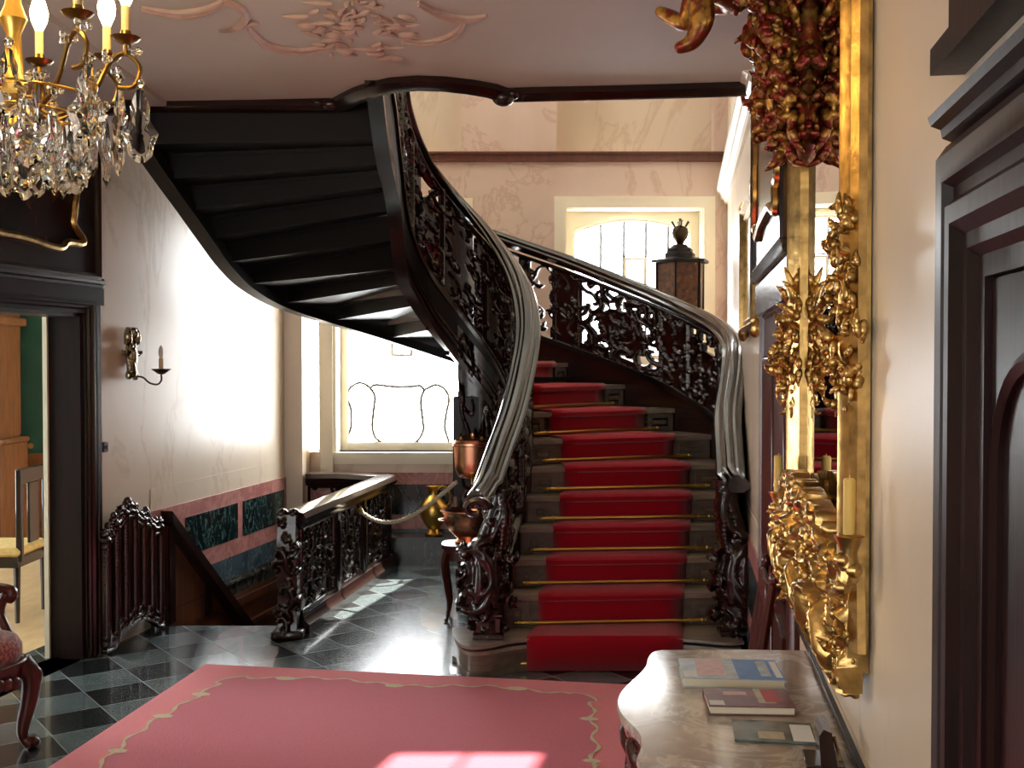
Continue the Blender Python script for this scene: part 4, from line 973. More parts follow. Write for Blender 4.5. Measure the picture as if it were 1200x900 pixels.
# ---- rug
FL, FR = F(245, 778), F(742, 802)
dn = Vector((-.14, -1, 0)).normalized(); FL += dn*.045; FR += dn*.045
ux = (FR-FL); RW = ux.length; ux.normalize(); RL = 3.6
def rugp(a, b, z): p = FL+ux*a+dn*b; return (p.x, p.y, z)
mb = MB(); N_ = 24
mb.add([rugp(RW*i/N_, RL*j/N_, z) for z in (.002, .012) for i in range(N_+1) for j in range(N_+1)],
       [((N_+1)*i+j, (N_+1)*(i+1)+j, (N_+1)*(i+1)+j+1, (N_+1)*i+j+1) for i in range(N_) for j in range(N_)]+[tuple(q+(N_+1)**2 for q in ((N_+1)*i+j, (N_+1)*i+j+1, (N_+1)*(i+1)+j+1, (N_+1)*(i+1)+j)) for i in range(N_) for j in range(N_)]
       +[(k, k+1, k+1+(N_+1)**2, k+(N_+1)**2) for k in range(N_)]+[((N_+1)*k, (N_+1)*(k+1), (N_+1)*(k+1)+(N_+1)**2, (N_+1)*k+(N_+1)**2) for k in range(N_)]
       +[((N_+1)*k+N_, (N_+1)*(k+1)+N_, (N_+1)*(k+1)+N_+(N_+1)**2, (N_+1)*k+N_+(N_+1)**2) for k in range(N_)]+[((N_+1)*N_+k, (N_+1)*N_+k+1, (N_+1)*N_+k+1+(N_+1)**2, (N_+1)*N_+k+(N_+1)**2) for k in range(N_)])
rug = mb.build('rug', 'rug_out'); tag(rug, 'large rose-pink rug with a wavy cream border line on the chequered floor', 'rug')
i0, i1, j0_, j1_ = .20, RW-.17, .20, RL-.2
bor = []
def side_wave(n, a, b, nx, ny, ph):
    out_ = []
    for i in range(n):
        q = i/n; w_ = .016*math.sin(q*math.pi*2*int(n/16)+ph)+.028*math.cos(q*math.pi*4)-.01
        out_.append((a[0]+(b[0]-a[0])*q+nx*w_, a[1]+(b[1]-a[1])*q+ny*w_))
    return out_
cr = .13
bor += side_wave(150, (i0+cr, j0_), (i1-cr, j0_), 0, 1, 0)
bor += [(i1-cr+cr*math.sin(a), j0_+cr-cr*math.cos(a)) for a in np.linspace(0, math.pi/2, 10)]
bor += side_wave(200, (i1, j0_+cr), (i1, j1_-cr), -1, 0, 1)
bor += [(i1-cr+cr*math.cos(a), j1_-cr+cr*math.sin(a)) for a in np.linspace(0, math.pi/2, 10)]
bor += side_wave(150, (i1-cr, j1_), (i0+cr, j1_), 0, -1, 0)
bor += [(i0+cr-cr*math.sin(a), j1_-cr+cr*math.cos(a)) for a in np.linspace(0, math.pi/2, 10)]
bor += side_wave(200, (i0, j1_-cr), (i0, j0_+cr), 1, 0, 2)
bor += [(i0+cr-cr*math.cos(a), j0_+cr-cr*math.sin(a)) for a in np.linspace(0, math.pi/2, 10)]
mb = MB(); mb.prism([rugp(a, b, 0)[:2] for a, b in bor], .0119, .0132); mb.build('rug_field', 'rug_in', rug)
mb = MB(); nb = len(bor); vs = []; 
for i, (a, b) in enumerate(bor):
    p, q = bor[i-1], bor[(i+1) % nb]; tx, ty = q[0]-p[0], q[1]-p[1]; l_ = math.hypot(tx, ty)+1e-9; wd = .0075+.003*math.sin(i*.9)
    vs += [rugp(a-ty/l_*wd, b+tx/l_*wd, .0142), rugp(a+ty/l_*wd, b-tx/l_*wd, .0142)]
mb.add(vs, [(2*i, 2*i+1, (2*i+3) % (2*nb), (2*i+2) % (2*nb)) for i in range(nb)])
for ix, r in ((18, .055), (70, .05), (125, .055), (178, .045), (215, .04), (250, .045), (300, .05), (350, .045), (400, .05), (560, .05), (620, .05), (660, .045), (692, .05), (716, .05)):
    a, b = bor[ix % nb]; k = 14; vs = [rugp(a, b, .0146)]+[rugp(a+r*.95*math.cos(6.283*i/k)*(1+.12*(i % 2)), b+r*.55*math.sin(6.283*i/k)*(1+.12*(i % 2)), .0146) for i in range(k)]
    mb.add(vs, [(0, 1+i, 1+(i+1) % k) for i in range(k)])
mb.build('border_line', 'rug_line', rug)
# ---- console table, against the right wall
TZ = .85
t = thing('console_table', 'console table with a grey marble serpentine top against the right wall', 'table', (.55, 2.8, 0))
lp = [(950, 762), (880, 761), (820, 761), (775, 761.5), (764, 764), (759, 771), (757, 779), (750, 788), (737, 800), (727, 811), (723, 822), (726, 834), (736, 846), (747, 857), (751, 868), (749, 880), (746, 888), (751, 895)]
L = smooth([tuple(F(x, y, TZ))[:2] for x, y in lp[3:]], 4); near = F(751, 895, TZ)
far = [tuple(F(x, y, TZ))[:2] for x, y in lp[:3]]
wallx = lambda Y: XR(Y)-.012
poly = [(wallx(far[0][1]), far[0][1])]+far[1:]+L+[(wallx(near.y-.06), near.y-.06)]
cx, cy = .62, 2.78
def shr(k): return [(cx+(x-cx)*k, cy+(y-cy)*k) for x, y in poly]
def wallcap(pl): return [(min(x, XR(y)-.012), y) for x, y in pl]
mb = MB(); mb.sweep([[(x, y, z) for x, y in wallcap(shr(k))] for k, z in ((.965, TZ-.034), (.985, TZ-.03), (.985, TZ-.022), (1.0, TZ-.016), (1.0, TZ-.004), (.993, TZ))]); mb.build('marble_top', 'table_top', t)
mb = MB(); mb.sweep([[(x, y, z) for x, y in wallcap(shr(k))] for k, z in ((.84, TZ-.17), (.88, TZ-.14), (.90, TZ-.08), (.93, TZ-.034))]); ap = mb.build('apron', 'wood_red', t)
pl = shr(.90)[3:-1]; cum = np.concatenate([[0], np.cumsum([math.dist(pl[i], pl[i+1]) for i in range(len(pl)-1)])]); PX = np.array(pl)
def ap_map(u, v, h):
    x = float(np.interp(u, cum, PX[:, 0])); y = float(np.interp(u, cum, PX[:, 1])); x2 = float(np.interp(u+.01, cum, PX[:, 0])); y2 = float(np.interp(u+.01, cum, PX[:, 1]))
    tx, ty = x2-x, y2-y; l_ = math.hypot(tx, ty)+1e-9; s_ = 1 if True else -1
    k = .99-.06*(1-v/.14)
    x = cx+(x-cx)*k; y = cy+(y-cy)*k
    return (x+ty/l_*(h), y-tx/l_*h, TZ-.175+v)
mb = MB(); relief(mb, float(cum[-1])-.02, .14, rococo(float(cum[-1]), .14, 61, .07, .009)+[leafs(.1+i*.12, .12, .1, -1.2, .4, .02) for i in range(6)], ap_map, .006, .03, .018); mb.build('apron_carving', 'wood_red', ap, 60)
for (x, y), (ox, oy) in (((.36, 2.62), (-.05, .0)), ((.42, 3.02), (-.03, .03)), ((.74, 3.1), (.0, .02)), ((.62, 2.35), (.0, -.02))):
    q = [(x, y, .70), (x+ox*.9, y+oy*.9, .62), (x+ox*.6, y+oy*.6, .45), (x-ox*.3, y-oy*.3, .22), (x, y, .06), (x+ox*.8, y+oy*.8, .012)]
    pp = bez(q, 6); mb = MB(); mb.tube(pp, [.042-.024*min(1, i/len(pp)*1.2)+.006*(i > len(pp)-5) for i in range(len(pp))], 10); mb.build('leg', 'wood_red', t)
# ---- books on the console
def book(name, label, nl, nr, depth, th, rotx, cover, patches, spine=None, hard=True):
    a, b = F(*nl, TZ+.0005), F(*nr, TZ+.0005); d = (b-a); W = d.length; d.normalize(); e = Vector((-d.y, d.x, 0))
    def xf(p): q = a+d*p[0]+e*p[1]; return (q.x, q.y, TZ+.001+p[2])
    t = thing(name, label, 'book', tuple(a), 'books on the console table')
    if hard:
        mb = MB(xf); mb.bbox(.004, W-.003, .003, depth-.004, .0025, th-.0025, .001); mb.build('page_block', 'paper', t)
        mb = MB(xf); mb.box(0, W, 0, depth, 0, .0025); mb.box(0, W, depth-.003, depth, .0025, th-.0025); mb.box(0, W, 0, depth, th-.0025, th); c_ = mb.build('cover', cover, t)
    else:
        mb = MB(xf); mb.bbox(0, W, 0, depth, 0, th, .0008); c_ = mb.build('cover', cover, t)
    for i, (x0, x1, y0, y1, m_, nm) in enumerate(patches):
        mb = MB(xf); mb.box(x0*W, x1*W, y0*depth, y1*depth, th, th+.0004*(1+i*.3)); mb.build(nm, m_, c_)
book('art_book', 'large thick book with a blue and grey photo cover, farthest back on the marble console', (800, 806), (921, 809), .19, .026, 0, 'haze',
     [(.0, .55, 0, 1, 'haze', 'cover_picture'), (.55, 1, 0, 1, 'blue', 'cover_picture'), (.16, .44, .12, .95, 'rose_print', 'cover_picture'), (.02, .15, .06, .32, 'white', 'sticker'), (.78, .88, .15, .9, 'haze', 'cover_lettering'), (.92, .985, .1, .9, 'white', 'barcode_label')])
book('guide_book', 'plum and sand coloured book in the middle of three on the marble console', (831, 838), (933, 840), .145, .022, 0, 'plum',
     [(0, .6, .0, 1, 'plum', 'cover_picture'), (.6, .8, .2, 1, 'sand', 'cover_picture'), (.68, .86, .25, .97, 'red', 'cover_picture'), (.02, .19, .06, .3, 'white', 'sticker'), (.22, .5, .6, .8, 'rose_print', 'cover_lettering')])
book('leaflet', 'thin grey photo leaflet with a white corner card, nearest the front of the console', (861, 869), (958, 874), .14, .005, 0, 'photo',
     [(0, .7, 0, 1, 'photo', 'cover_picture'), (.30, .62, .1, .45, 'sand', 'cover_picture'), (.72, .98, .05, .85, 'white', 'white_card')], hard=False)
# ---- small dark stand near the wall end of the console
a = F(962, 903, TZ); d = Vector((.10, .99, 0)).normalized()
t = thing('display_stand', 'small dark wooden tilted stand at the wall end of the console, by the leaflet', 'stand', (a.x, a.y, TZ))
def xs(p): q = Vector((a.x, a.y, 0))+Vector((.985, -.17, 0))*p[0]+Vector((.17, .985, 0))*p[1]; return (q.x, q.y, TZ+.001+p[2])
mb = MB(xs); mb.prism([(0, 0), (.035, 0), (.022, .078), (.005, .085), (-.004, .07)], 0, .10, lambda p: (p[0], p[2], p[1])); mb.build('upright', 'wood', t)
mb = MB(xs); mb.bbox(-.03, .05, .0, .1, 0, .008, .002); mb.build('foot', 'wood', t)
mb = MB(xs); mb.tube([(.03, .03, .06), (.036, -.03, .03)], .004, 8); mb.build('peg', 'pewter', t)
# ---- wooden chair against the wall behind the console
cc = Vector(wr((3.95, .28, 0)))
t = thing('side_chair', 'reddish brown wooden chair with its back against the right wall behind the console table', 'chair', cc)
rx_ = Vector((.988, -.152, 0)); ry_ = Vector((.152, .988, 0))   # towards the wall, along the wall
def xc(p): q = cc+rx_*p[0]+ry_*p[1]; return (q.x, q.y, p[2])
mb = MB(xc); mb.bbox(-.2, .18, -.21, .21, .42, .46, .012); mb.build('seat', 'wood_red', t)
for sy in (-1, 1):
    mb = MB(xc); mb.tube([(.165, sy*.18, .0), (.16, sy*.18, .42), (.18, sy*.18, .7), (.215, sy*.18, .93)], [.017, .02, .018, .016], 6, flat=1.2); mb.ell((.22, sy*.18, .95), .02, .02, .026, 8, 6); mb.build('back_post', 'wood_red', t)
    mb = MB(xc); mb.tube([(-.17, sy*.18, 0), (-.17, sy*.18, .42)], [.013, .02], 8); mb.build('leg', 'wood_red', t)
mb = MB(xc); mb.bbox(.19, .218, -.17, .17, .84, .93, .006); mb.build('top_rail', 'wood_red', t)
mb = MB(xc); 
for y in (-.08, 0, .08): mb.tube([(.168, y, .45), (.185, y, .7), (.205, y, .86)], .014, 6)
mb.build('back_splat', 'wood_red', t)

# ---- armchair at the left edge
ac = Vector((-2.46, 4.66, 0)); ra = R(-18)
def xa(p): c_, s_ = math.cos(ra), math.sin(ra); return (ac.x+p[0]*c_-p[1]*s_, ac.y+p[0]*s_+p[1]*c_, p[2])
t = thing('armchair', 'carved mahogany armchair with red brocade seat at the lower left, by the doorway', 'armchair', ac)
sq = lambda a, b, e=.55: [(a*math.copysign(abs(math.cos(q))**e, math.cos(q)), b*math.copysign(abs(math.sin(q))**e, math.sin(q))) for q in np.linspace(0, 2*math.pi, 41)[:-1]]
mb = MB(xa); mb.sweep([[(x*k, y*k, z) for x, y in sq(.30, .29)] for k, z in ((.98, .40), (1.02, .43), (1.02, .47), (.96, .505), (.8, .525), (.4, .535))]); mb.build('seat_cushion', 'brocade', t)
mb = MB(xa); mb.sweep([[(x*k, y*k, z) for x, y in sq(.30, .29)] for k, z in ((.95, .30), (1.0, .33), (1.03, .38), (1.04, .40), (.98, .40))]); sr = mb.build('seat_rail', 'wood_red', t)
mb = MB(xa); mb.tube([(x*1.05, y*1.05, .402) for x, y in sq(.30, .29)+sq(.30, .29)[:1]], .009, 6)
for q in np.linspace(-1, 1, 7): mb.ell((.31, q*.14, .34-.02*abs(q)), .014, .03, .028, 8, 6); mb.ell((q*.14, -.30, .34-.02*abs(q)), .03, .014, .028, 8, 6)
mb.build('rail_carving', 'wood_red', sr)
for sx in (-1, 1):
    for sy in (-1, 1):
        q = [(sx*.24, sy*.24, .38), (sx*.275, sy*.27, .31), (sx*.268, sy*.263, .20), (sx*.25, sy*.248, .10), (sx*.252, sy*.25, .045), (sx*.272, sy*.268, .022)]
        pp = bez(q, 7); mb = MB(xa); mb.tube(pp, [.052-.03*min(1, i/len(pp)*1.3)+.006*max(0, i-len(pp)+7)/2 for i in range(len(pp))], 10); mb.ell((sx*.285, sy*.28, .31), .036, .036, .05, 10, 7)
        mb.ell((sx*.28, sy*.275, .022), .03, .03, .022, 10, 7); mb.build('leg', 'wood_red', t)
for sy in (-1, 1):
    mb = MB(xa); pp = bez([(-.25, sy*.27, .70), (-.05, sy*.285, .69), (.13, sy*.29, .685), (.16, sy*.29, .665), (.145, sy*.29, .645), (.125, sy*.29, .66)], 6); mb.tube(pp, .024, 8)
    mb.tube(bez([(.13, sy*.285, .67), (.10, sy*.28, .58), (.16, sy*.27, .48), (.17, sy*.265, .40)], 6), .02, 8); mb.build('arm', 'wood_red', t)
mb = MB(xa); mb.sweep([[(-.28+z*-.12+d_, y, .42+z) for d_, y in ((0, -.25), (.05, -.23), (.06, 0), (.05, .23), (0, .25), (-.03, 0))] for z in (0, .1, .3, .5, .58)]); mb.build('backrest', 'brocade', t)

# ---- side room furniture
c = Vector((-3.42, 7.35, 0)); t = thing('dining_chair', 'dark wooden chair with yellow seat seen through the left doorway', 'chair', c)
mb = MB(); mb.bbox(c.x-.26, c.x+.24, c.y-.25, c.y+.22, .43, .49, .02); mb.build('seat', 'yellow', t)
mb = MB(); mb.bbox(c.x-.25, c.x+.23, c.y-.24, c.y+.21, .36, .43, .006); mb.build('seat_frame', 'wood', t)
for dx in (-.22, .21):
    for dy in (-.21, .19): mb = MB(); mb.tube([(c.x+dx, c.y+dy, 0), (c.x+dx, c.y+dy, .40)], [.016, .024], 8); mb.build('leg', 'wood', t)
mb = MB(); mb.bbox(c.x+.21, c.x+.25, c.y-.23, c.y-.19, .4, 1.0, .006); mb.bbox(c.x+.21, c.x+.25, c.y+.17, c.y+.21, .4, 1.0, .006); mb.bbox(c.x+.215, c.x+.245, c.y-.2, c.y+.18, .9, 1.0, .006); mb.bbox(c.x+.22, c.x+.24, c.y-.08, c.y+.06, .5, .9, .004); mb.build('backrest', 'wood', t)
c = Vector((-4.95, 10.0, 0)); t = thing('tall_cabinet', 'tall honey-brown carved cabinet in the green room beyond the left doorway', 'cabinet', c)
mb = MB(); mb.bbox(c.x-.6, c.x+.42, c.y-.25, c.y+.33, .0, .98, .01); mb.build('base', 'wood_honey', t)
mb = MB(); mb.bbox(c.x-.55, c.x+.36, c.y-.18, c.y+.33, .98, 2.7, .01); mb.bbox(c.x-.62, c.x+.44, c.y-.26, c.y+.33, .95, 1.0, .012); mb.bbox(c.x-.6, c.x+.42, c.y-.24, c.y+.33, 2.02, 2.1, .012); mb.build('upper_case', 'wood_honey', t)
for x in (.27, -.45): mb = MB(); mb.lathe([(.05, 1.0), (.06, 1.03), (.04, 1.06), (.045, 1.5), (.04, 1.95), (.06, 1.99), (.05, 2.02)], 14, (c.x+x, c.y-.2, 0)); mb.build('column', 'wood_mid', t)
for a_, b_ in ((-.5, -.12), (-.06, .32)): mb = MB(); mb.bbox(c.x+a_, c.x+b_, c.y-.265, c.y-.25, .12, .86, .012); mb.bbox(c.x+a_+.06, c.x+b_-.06, c.y-.275, c.y-.262, .2, .78, .01); mb.build('door', 'wood_mid', t)

# ---- great gilt mirror on the right wall
t = thing('gilt_mirror', 'huge gilded rococo wall mirror with carved figures on top, above the console table', 'mirror', wr((2.8, 0, 1.03)))
G0, G1, GN = 2.28, 3.30, .018
mb = MB(wr); mb.box(2.21, 3.46, .002, .0135, 1.07, 3.08); mb.build('backing_frame', 'gilt', t)
mb = MB(wr); mb.box(G0, G1, .014, GN, 1.2, 3.0); mb.build('mirror_glass', 'mirror', t)
def member(tc, half):
    prof = [(-half, GN-.004), (-half, GN+.012), (-half*.72, GN+.026), (-half*.5, GN+.016), (-half*.25, GN+.034), (0, GN+.042), (half*.25, GN+.034), (half*.5, GN+.016), (half*.72, GN+.026), (half, GN+.012), (half, GN-.004)]
    rings = []
    for z in np.linspace(1.12, 3.05, 30):
        k = 1+.35*max(0, (1.28-z)/.16)+.25*max(0, (z-2.2)/.8); rings.append([(tc+a*k, n, z) for a, n in prof])
    mb = MB(wr); mb.sweep(rings); return mb.build('frame_side', 'gilt', t)
member(2.25, .06); member(3.37, .085)
def cluster(tc, zc, w, h, dn_, seed, n, mat, parent=t, name='carved_cluster', k=.7, shape=None):
    rg = random.Random(seed); mb = MB(wr)
    for i in range(n):
        a = rg.uniform(0, 6.28); r = rg.random()**.5
        z0 = zc+h*r*math.sin(a); d0 = shape(z0) if shape else dn_*(1-r*.6)
        p = (tc+w*r*math.cos(a), GN+.006+d0*rg.random()**.7, z0)
        if rg.random() < .68:      # acanthus leaf curling in the plane away from the wall
            ln = rg.uniform(.07, .15)*k; th = rg.gauss(1.57, .7)*rg.choice((1, -1)); L_ = leafs(0, 0, ln*.8, th, rg.uniform(-3, 3), .021*k)
            mb.tube([(p[0]+rg.uniform(-.2, .2)*x, max(GN+.004, p[1]+x*.8), p[2]+y) for x, y, r_ in L_], [r_ for x, y, r_ in L_], 7, flat=.8)
        else: mb.ell(p, rg.uniform(.014, .03)*k, rg.uniform(.008, .016)*k, rg.uniform(.012, .028)*k, 9, 6)
    return mb.build(name, mat, parent, 60)
cluster(3.36, 1.76, .10, .20, .075, 3, 130, 'gilt'); cluster(2.25, 1.80, .08, .25, .06, 4, 130, 'gilt', k=.55)
# lower carved rail, bulging in the middle
W, H = 1.26, .36
S = rococo(W, H, 71, .085, .010)+rococo(W, H, 72, .06, .007)+[cscroll(W*.5, H*.45, .26, 0, False, .02), cscroll(W*.22, H*.4, .24, 2.6, True, .018), cscroll(W*.78, H*.4, .24, .5, True, .018, 1, -1)]+[leafs(W*(.1+.11*i), H*.55, .22, R(250+20*math.sin(i*2)), .7*math.sin(i*3), .02) for i in range(9)]
def lowb(u): return .03+.10*math.sin(math.pi*u/W)*.9
def fm_low(u, v, h): tt = 2.2+u; k = math.sin(math.pi*u/W)**.7; return wr((tt, .03+.055*k*(1-abs(v/H-.5)*.8)+max(h, -.025), 1.02+.05*k+v*(.75+.2*k)))
mb = MB(); relief(mb, W, H, S, fm_low, .008, .03, .035, lambda u, v: np.minimum(.10-np.abs(v-H*.52), .5)+.03*np.sin(u*16), back=False); mb.build('lower_rail', 'gilt', t, 60)
cluster(2.27, 1.12, .07, .10, .045, 9, 60, 'gilt', k=.55); cluster(2.75, 1.2, .4, .13, .12, 10, 220, 'gilt', k=.6); cluster(3.36, 1.22, .12, .12, .09, 12, 90, 'gilt')
# red-ground side crest, leaning out of the frame
cs_ = lambda z: .05+.10*min(1, max(0, (z-2.28)/.4))**.8
cluster(3.28, 2.55, .16, .24, .1, 13, 300, 'bole', t, 'crest_leaves', 1.0, cs_); cluster(3.22, 2.92, .22, .17, .16, 14, 170, 'bole', t, 'crest_leaves', 1.1, lambda z: .17)
cluster(2.62, 3.0, .3, .1, .08, 15, 120, 'gilt', t, 'crest_leaves')
mb = MB(wr); mb.sweep([[(3.28+a_, GN-.003+n_*cs_(z)*.8, z) for a_, n_ in ((-.12*q_, 0), (-.08*q_, .6), (0, 1), (.08*q_, .6), (.12*q_, 0))] for z, q_ in ((2.28, .45), (2.4, .8), (2.6, 1.0), (2.9, 1.1), (3.08, 1.0))]); mb.build('crest_core', 'bole', t)
# gilded cherub seated on the crest (one continuous body)
def skin(name, verts, edges, radii, mat, parent, xf):
    me = bpy.data.meshes.new(name); me.from_pydata([xf(v) for v in verts], edges, []); me.update()
    o = bpy.data.objects.new(name, me); COL.objects.link(o); o.parent = parent; o.matrix_parent_inverse = parent.matrix_basis.inverted()
    me.materials.append(M[mat]); o.modifiers.new('skin', 'SKIN'); md = o.modifiers.new('sub', 'SUBSURF'); md.levels = 2; md.render_levels = 2
    for v, r in zip(me.skin_vertices[0].data, radii): v.radius = (r, r)
    me.skin_vertices[0].data[0].use_root = True
    for m_ in o.modifiers:
        if m_.type == 'SKIN': m_.use_smooth_shade = True
    return o
cv = [(3.22, .20, 2.80), (3.22, .20, 2.88), (3.22, .19, 2.95), (3.22, .20, 3.02), (3.22, .22, 3.08),
      (3.28, .25, 2.78), (3.34, .35, 2.80), (3.36, .36, 2.73), (3.38, .40, 2.755), (3.41, .46, 2.80),
      (3.15, .25, 2.77), (3.12, .33, 2.76), (3.10, .32, 2.66), (3.10, .35, 2.60), (3.10, .40, 2.585),
      (3.30, .21, 2.96), (3.36, .28, 2.92), (3.39, .35, 2.95), (3.14, .21, 2.96), (3.08, .25, 2.90), (3.03, .28, 2.93)]
ce = [(0, 1), (1, 2), (2, 3), (3, 4), (0, 5), (5, 6), (6, 7), (7, 8), (8, 9), (0, 10), (10, 11), (11, 12), (12, 13), (13, 14), (2, 15), (15, 16), (16, 17), (2, 18), (18, 19), (19, 20)]
cr_ = [.075, .072, .07, .035, .062, .055, .046, .038, .028, .016, .055, .046, .038, .026, .016, .036, .026, .018, .036, .026, .018]
skin('gilded_cherub', cv, ce, cr_, 'bole', t, wr)
# candle arms and candles
def candle_arm(tc, nc, z, base, r, label):
    a = MB(wr); a.tube(bez([base, (base[0]*.5+tc*.5, nc*.8+.03, z-.12), (tc, nc+.01, z-.10), (tc, nc, z-.05), (tc, nc, z-.02)], 7), .011, 8); 
    for i in range(5): a.ell((tc+.012*math.sin(i*2), nc+.012*math.cos(i*2), z-.10+.018*i), .018, .018, .016, 8, 6)
    o = a.build('candle_arm', 'gilt', t)
    p = Vector(wr((tc, nc, z))); m_ = MB(); m_.lathe([(.010, -.075), (.02, -.06), (.016, -.03), (.028, -.004), (.030, .0), (.018, .003), (.014, .002)], 14, p)
    m_.build('candle_cup', 'gilt', o)
    m_ = MB(); m_.lathe([(r, .003), (r*1.02, .05), (r, .108), (r*.75, .112)], 16, p); m_.tube([p+Vector((0, 0, .11)), p+Vector((.001, 0, .118))], .0015, 6)
    c_ = m_.build('candle', 'candle'); tag(c_, label, 'candle', 'candles on the mirror frame')
candle_arm(3.30, .088, 1.305, (3.38, .05, 1.22), .0135, 'short yellow candle on the far side of the gilt mirror, nearest the staircase')
candle_arm(2.12, .055, 1.362, (2.23, .03, 1.22), .0115, 'yellow candle at the near side of the gilt mirror, closest to the big dark door')

# ---- chandelier
cc = Vector((-1.30, 2.90, 2.43))
t = thing('chandelier', 'lit brass chandelier hung with clear crystal drops, at upper left below the ceiling', 'chandelier', cc)
mb = MB(); mb.lathe([(.01, -.13), (.03, -.12), (.018, -.09), (.04, -.05), (.05, -.02), (.025, .02), (.018, .12), (.035, .16), (.02, .2), (.012, .3), (.012, .69)], 16, cc); mb.build('stem', 'brass', t)
def pend(parent, p, L_, w, a, lobes=9):
    n = 18; outl = []
    for i in range(n):
        q = 2*math.pi*i/n; y = -math.cos(q); wd = math.sin(q)*(.62 if y > 0 else 1.0)*(1+.09*math.cos(lobes*q)); outl.append((wd*w, y*L_*.5))
    mb = MB(lambda v: (p.x+v[0]*math.cos(a)-v[1]*math.sin(a), p.y+v[0]*math.sin(a)+v[1]*math.cos(a), p.z-L_*.5+v[2]))
    vs = [(0, w*.30, -L_*.12), (0, -w*.30, -L_*.12)]+[(x*.55, w*.26, z*.6-L_*.08) for x, z in outl]+[(x, 0, z) for x, z in outl]+[(x*.55, -w*.26, z*.6-L_*.08) for x, z in outl]
    fs = []
    for i in range(n):
        j = (i+1) % n; fs += [(0, 2+i, 2+j), (2+i, 2+n+i, 2+n+j, 2+j), (2+n+i, 2+2*n+i, 2+2*n+j, 2+n+j), (1, 2+2*n+j, 2+2*n+i)]
    mb.add(vs, fs); mb.lathe([(.004, L_*.5), (.011, L_*.5+.008), (.013, L_*.5+.016), (.004, L_*.5+.026)], 7); return mb.build('crystal_drop', 'crystal', parent, 10)
NA = 8
for i in range(NA):
    a = 2*math.pi*i/NA+.18; d = Vector((math.cos(a), math.sin(a), 0)); q = lambda r, z: cc+d*r+Vector((0, 0, z))
    mb = MB(); mb.tube(bez([q(.03, -.04), q(.10, -.085), q(.19, -.03), (q(.24, .06)), q(.28, .085), q(.315, .05), q(.30, .0), q(.26, -.005)], 7), .0065, 7); mb.tube([q(.28, .08), q(.28, .12)], .007, 7); arm = mb.build('arm', 'bronze', t)
    e = q(.28, .11); mb = MB(); mb.lathe([(.012, 0), (.03, .008), (.04, .018), (.016, .012), (.014, .03), (.013, .035)], 12, e); mb.build('bobeche', 'bronze', arm)
    mb = MB(); mb.lathe([(.0115, .03), (.0115, .10), (.008, .102)], 10, e); mb.build('candle_sleeve', 'ivory', arm)
    mb = MB(); mb.lathe([(.009, .10), (.022, .13), (.025, .155), (.016, .19), (.003, .215)], 12, e); mb.build('bulb', 'bulb', arm)
    for rr, z, L_, w, da in ((.315, -.005, .20, .044, 0), (.26, .02, .17, .038, .2), (.23, -.05, .21, .042, .38), (.15, -.09, .20, .04, .1), (.10, -.12, .17, .036, .45)):
        dd = Vector((math.cos(a+da), math.sin(a+da), 0)); pend(t, cc+dd*rr+Vector((0, 0, z)), L_, w, a*2.3+rr*20)
    for rr, z in ((.30, .11), (.24, .09), (.18, -.03)):
        mb = MB(); 
        for k in range(6): mb.ell(q(rr, z-.02)+Vector((.016*math.cos(k), .016*math.sin(k), .01*math.sin(k*2))), .009, .009, .009, 6, 5)
        mb.build('crystal_rosette', 'crystal', arm, 10)
mb = MB(); mb.lathe([(.004, -.19), (.025, -.18), (.042, -.15), (.036, -.12), (.01, -.10)], 12, cc); mb.build('crystal_ball', 'crystal', t, 10)
for r, z in ((.15, -.085), (.215, -.045)):
    mb = MB(); mb.tube([cc+Vector((r*math.cos(a), r*math.sin(a), z)) for a in np.linspace(0, 2*math.pi, 49)], .004, 6); mb.build('ring', 'brass', t)
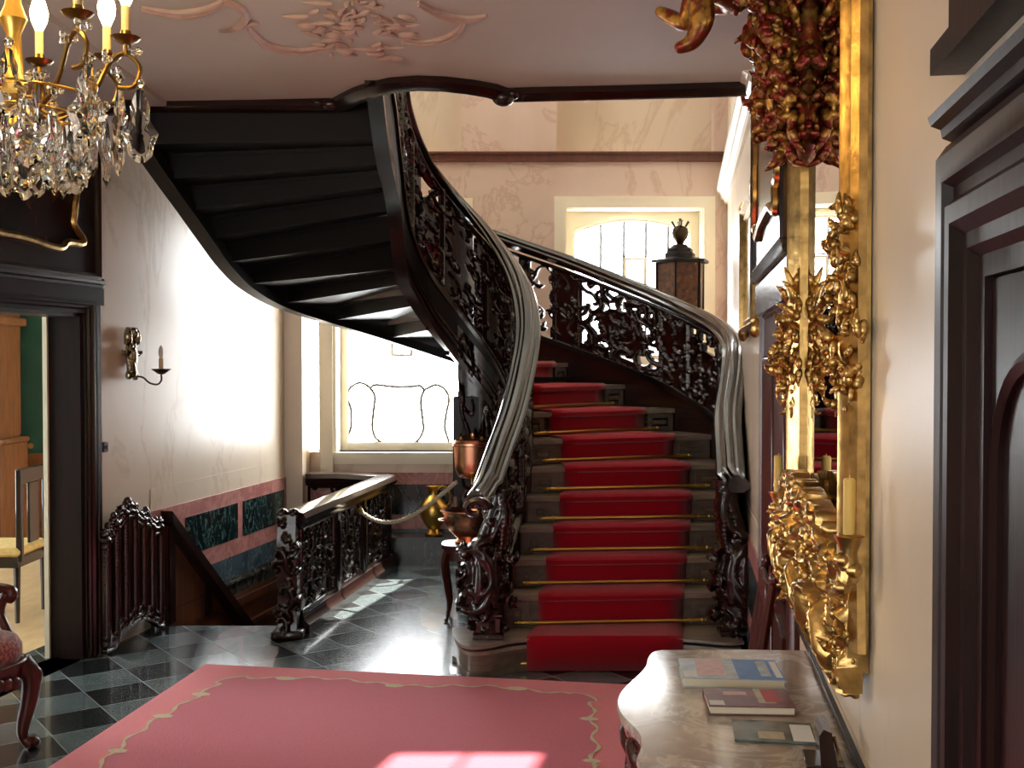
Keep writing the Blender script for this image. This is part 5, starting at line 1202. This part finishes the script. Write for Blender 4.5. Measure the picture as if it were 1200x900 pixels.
# ================================================================== LIGHT
w = bpy.data.worlds.new('sky'); scene.world = w; w.use_nodes = True
bg = w.node_tree.nodes['Background']; bg.inputs[0].default_value = (.95, .98, 1, 1)
nt = w.node_tree; tc = N(nt, 'ShaderNodeTexCoord'); sp = N(nt, 'ShaderNodeSeparateXYZ'); nt.links.new(tc.outputs['Generated'], sp.inputs[0])
mr = N(nt, 'ShaderNodeMapRange'); mr.inputs['From Min'].default_value = -.6; mr.inputs['From Max'].default_value = .7; mr.inputs['To Min'].default_value = 3.7; mr.inputs['To Max'].default_value = 17   # the sky is brightest on the sun's side
nt.links.new(sp.outputs[1], mr.inputs['Value']); nt.links.new(mr.outputs['Result'], bg.inputs[1])
def portal(x0, x1, y0, y1, z0, z1, d):
    l = bpy.data.lights.new('window_portal', 'AREA'); l.shape = 'RECTANGLE'; o = bpy.data.objects.new('window_portal', l); COL.objects.link(o)
    o.location = ((x0+x1)/2, (y0+y1)/2, (z0+z1)/2); o.rotation_euler = Vector(d).to_track_quat('-Z', 'Y').to_euler()
    l.size = max(x1-x0, y1-y0); l.size_y = z1-z0; l.cycles.is_portal = True
for H in (W1, W2, UP1, UP2): portal(H[0], H[1], YB+.4, YB+.4, max(H[2], 5.1 if H[2] == 3.48 else 0), H[3], (0, -1, 0))
portal(FW[0], FW[1], -1.85, -1.85, FW[2], FW[3], (0, 1, 0))
portal(-2.9, -2.9, 6.9, 8.9, 4.3, 6.6, (1, -.2, 0))
portal(-6.75, -6.75, 5.0, 9.0, .3, 2.8, (1, 0, 0))
sun = bpy.data.lights.new('sun', 'SUN'); sun.energy = 22; sun.angle = R(.6); sun.color = (1, .95, .86)
so_ = bpy.data.objects.new('sun', sun); COL.objects.link(so_); so_.rotation_euler = Vector((-.25, -1, -1.1)).to_track_quat('-Z', 'Y').to_euler()
so_.location = (3, 14, 8)
scene.view_settings.view_transform = 'Standard'; scene.view_settings.look = 'None'; scene.view_settings.gamma = 1
scene.view_settings.use_curve_mapping = False; scene.view_settings.exposure = 0.6
c = scene.cycles; c.use_denoising = True; c.max_bounces = 10; c.diffuse_bounces = 6; c.glossy_bounces = 5; c.transmission_bounces = 8; c.transparent_max_bounces = 12
c.caustics_reflective = False; c.caustics_refractive = False; c.sample_clamp_indirect = 6
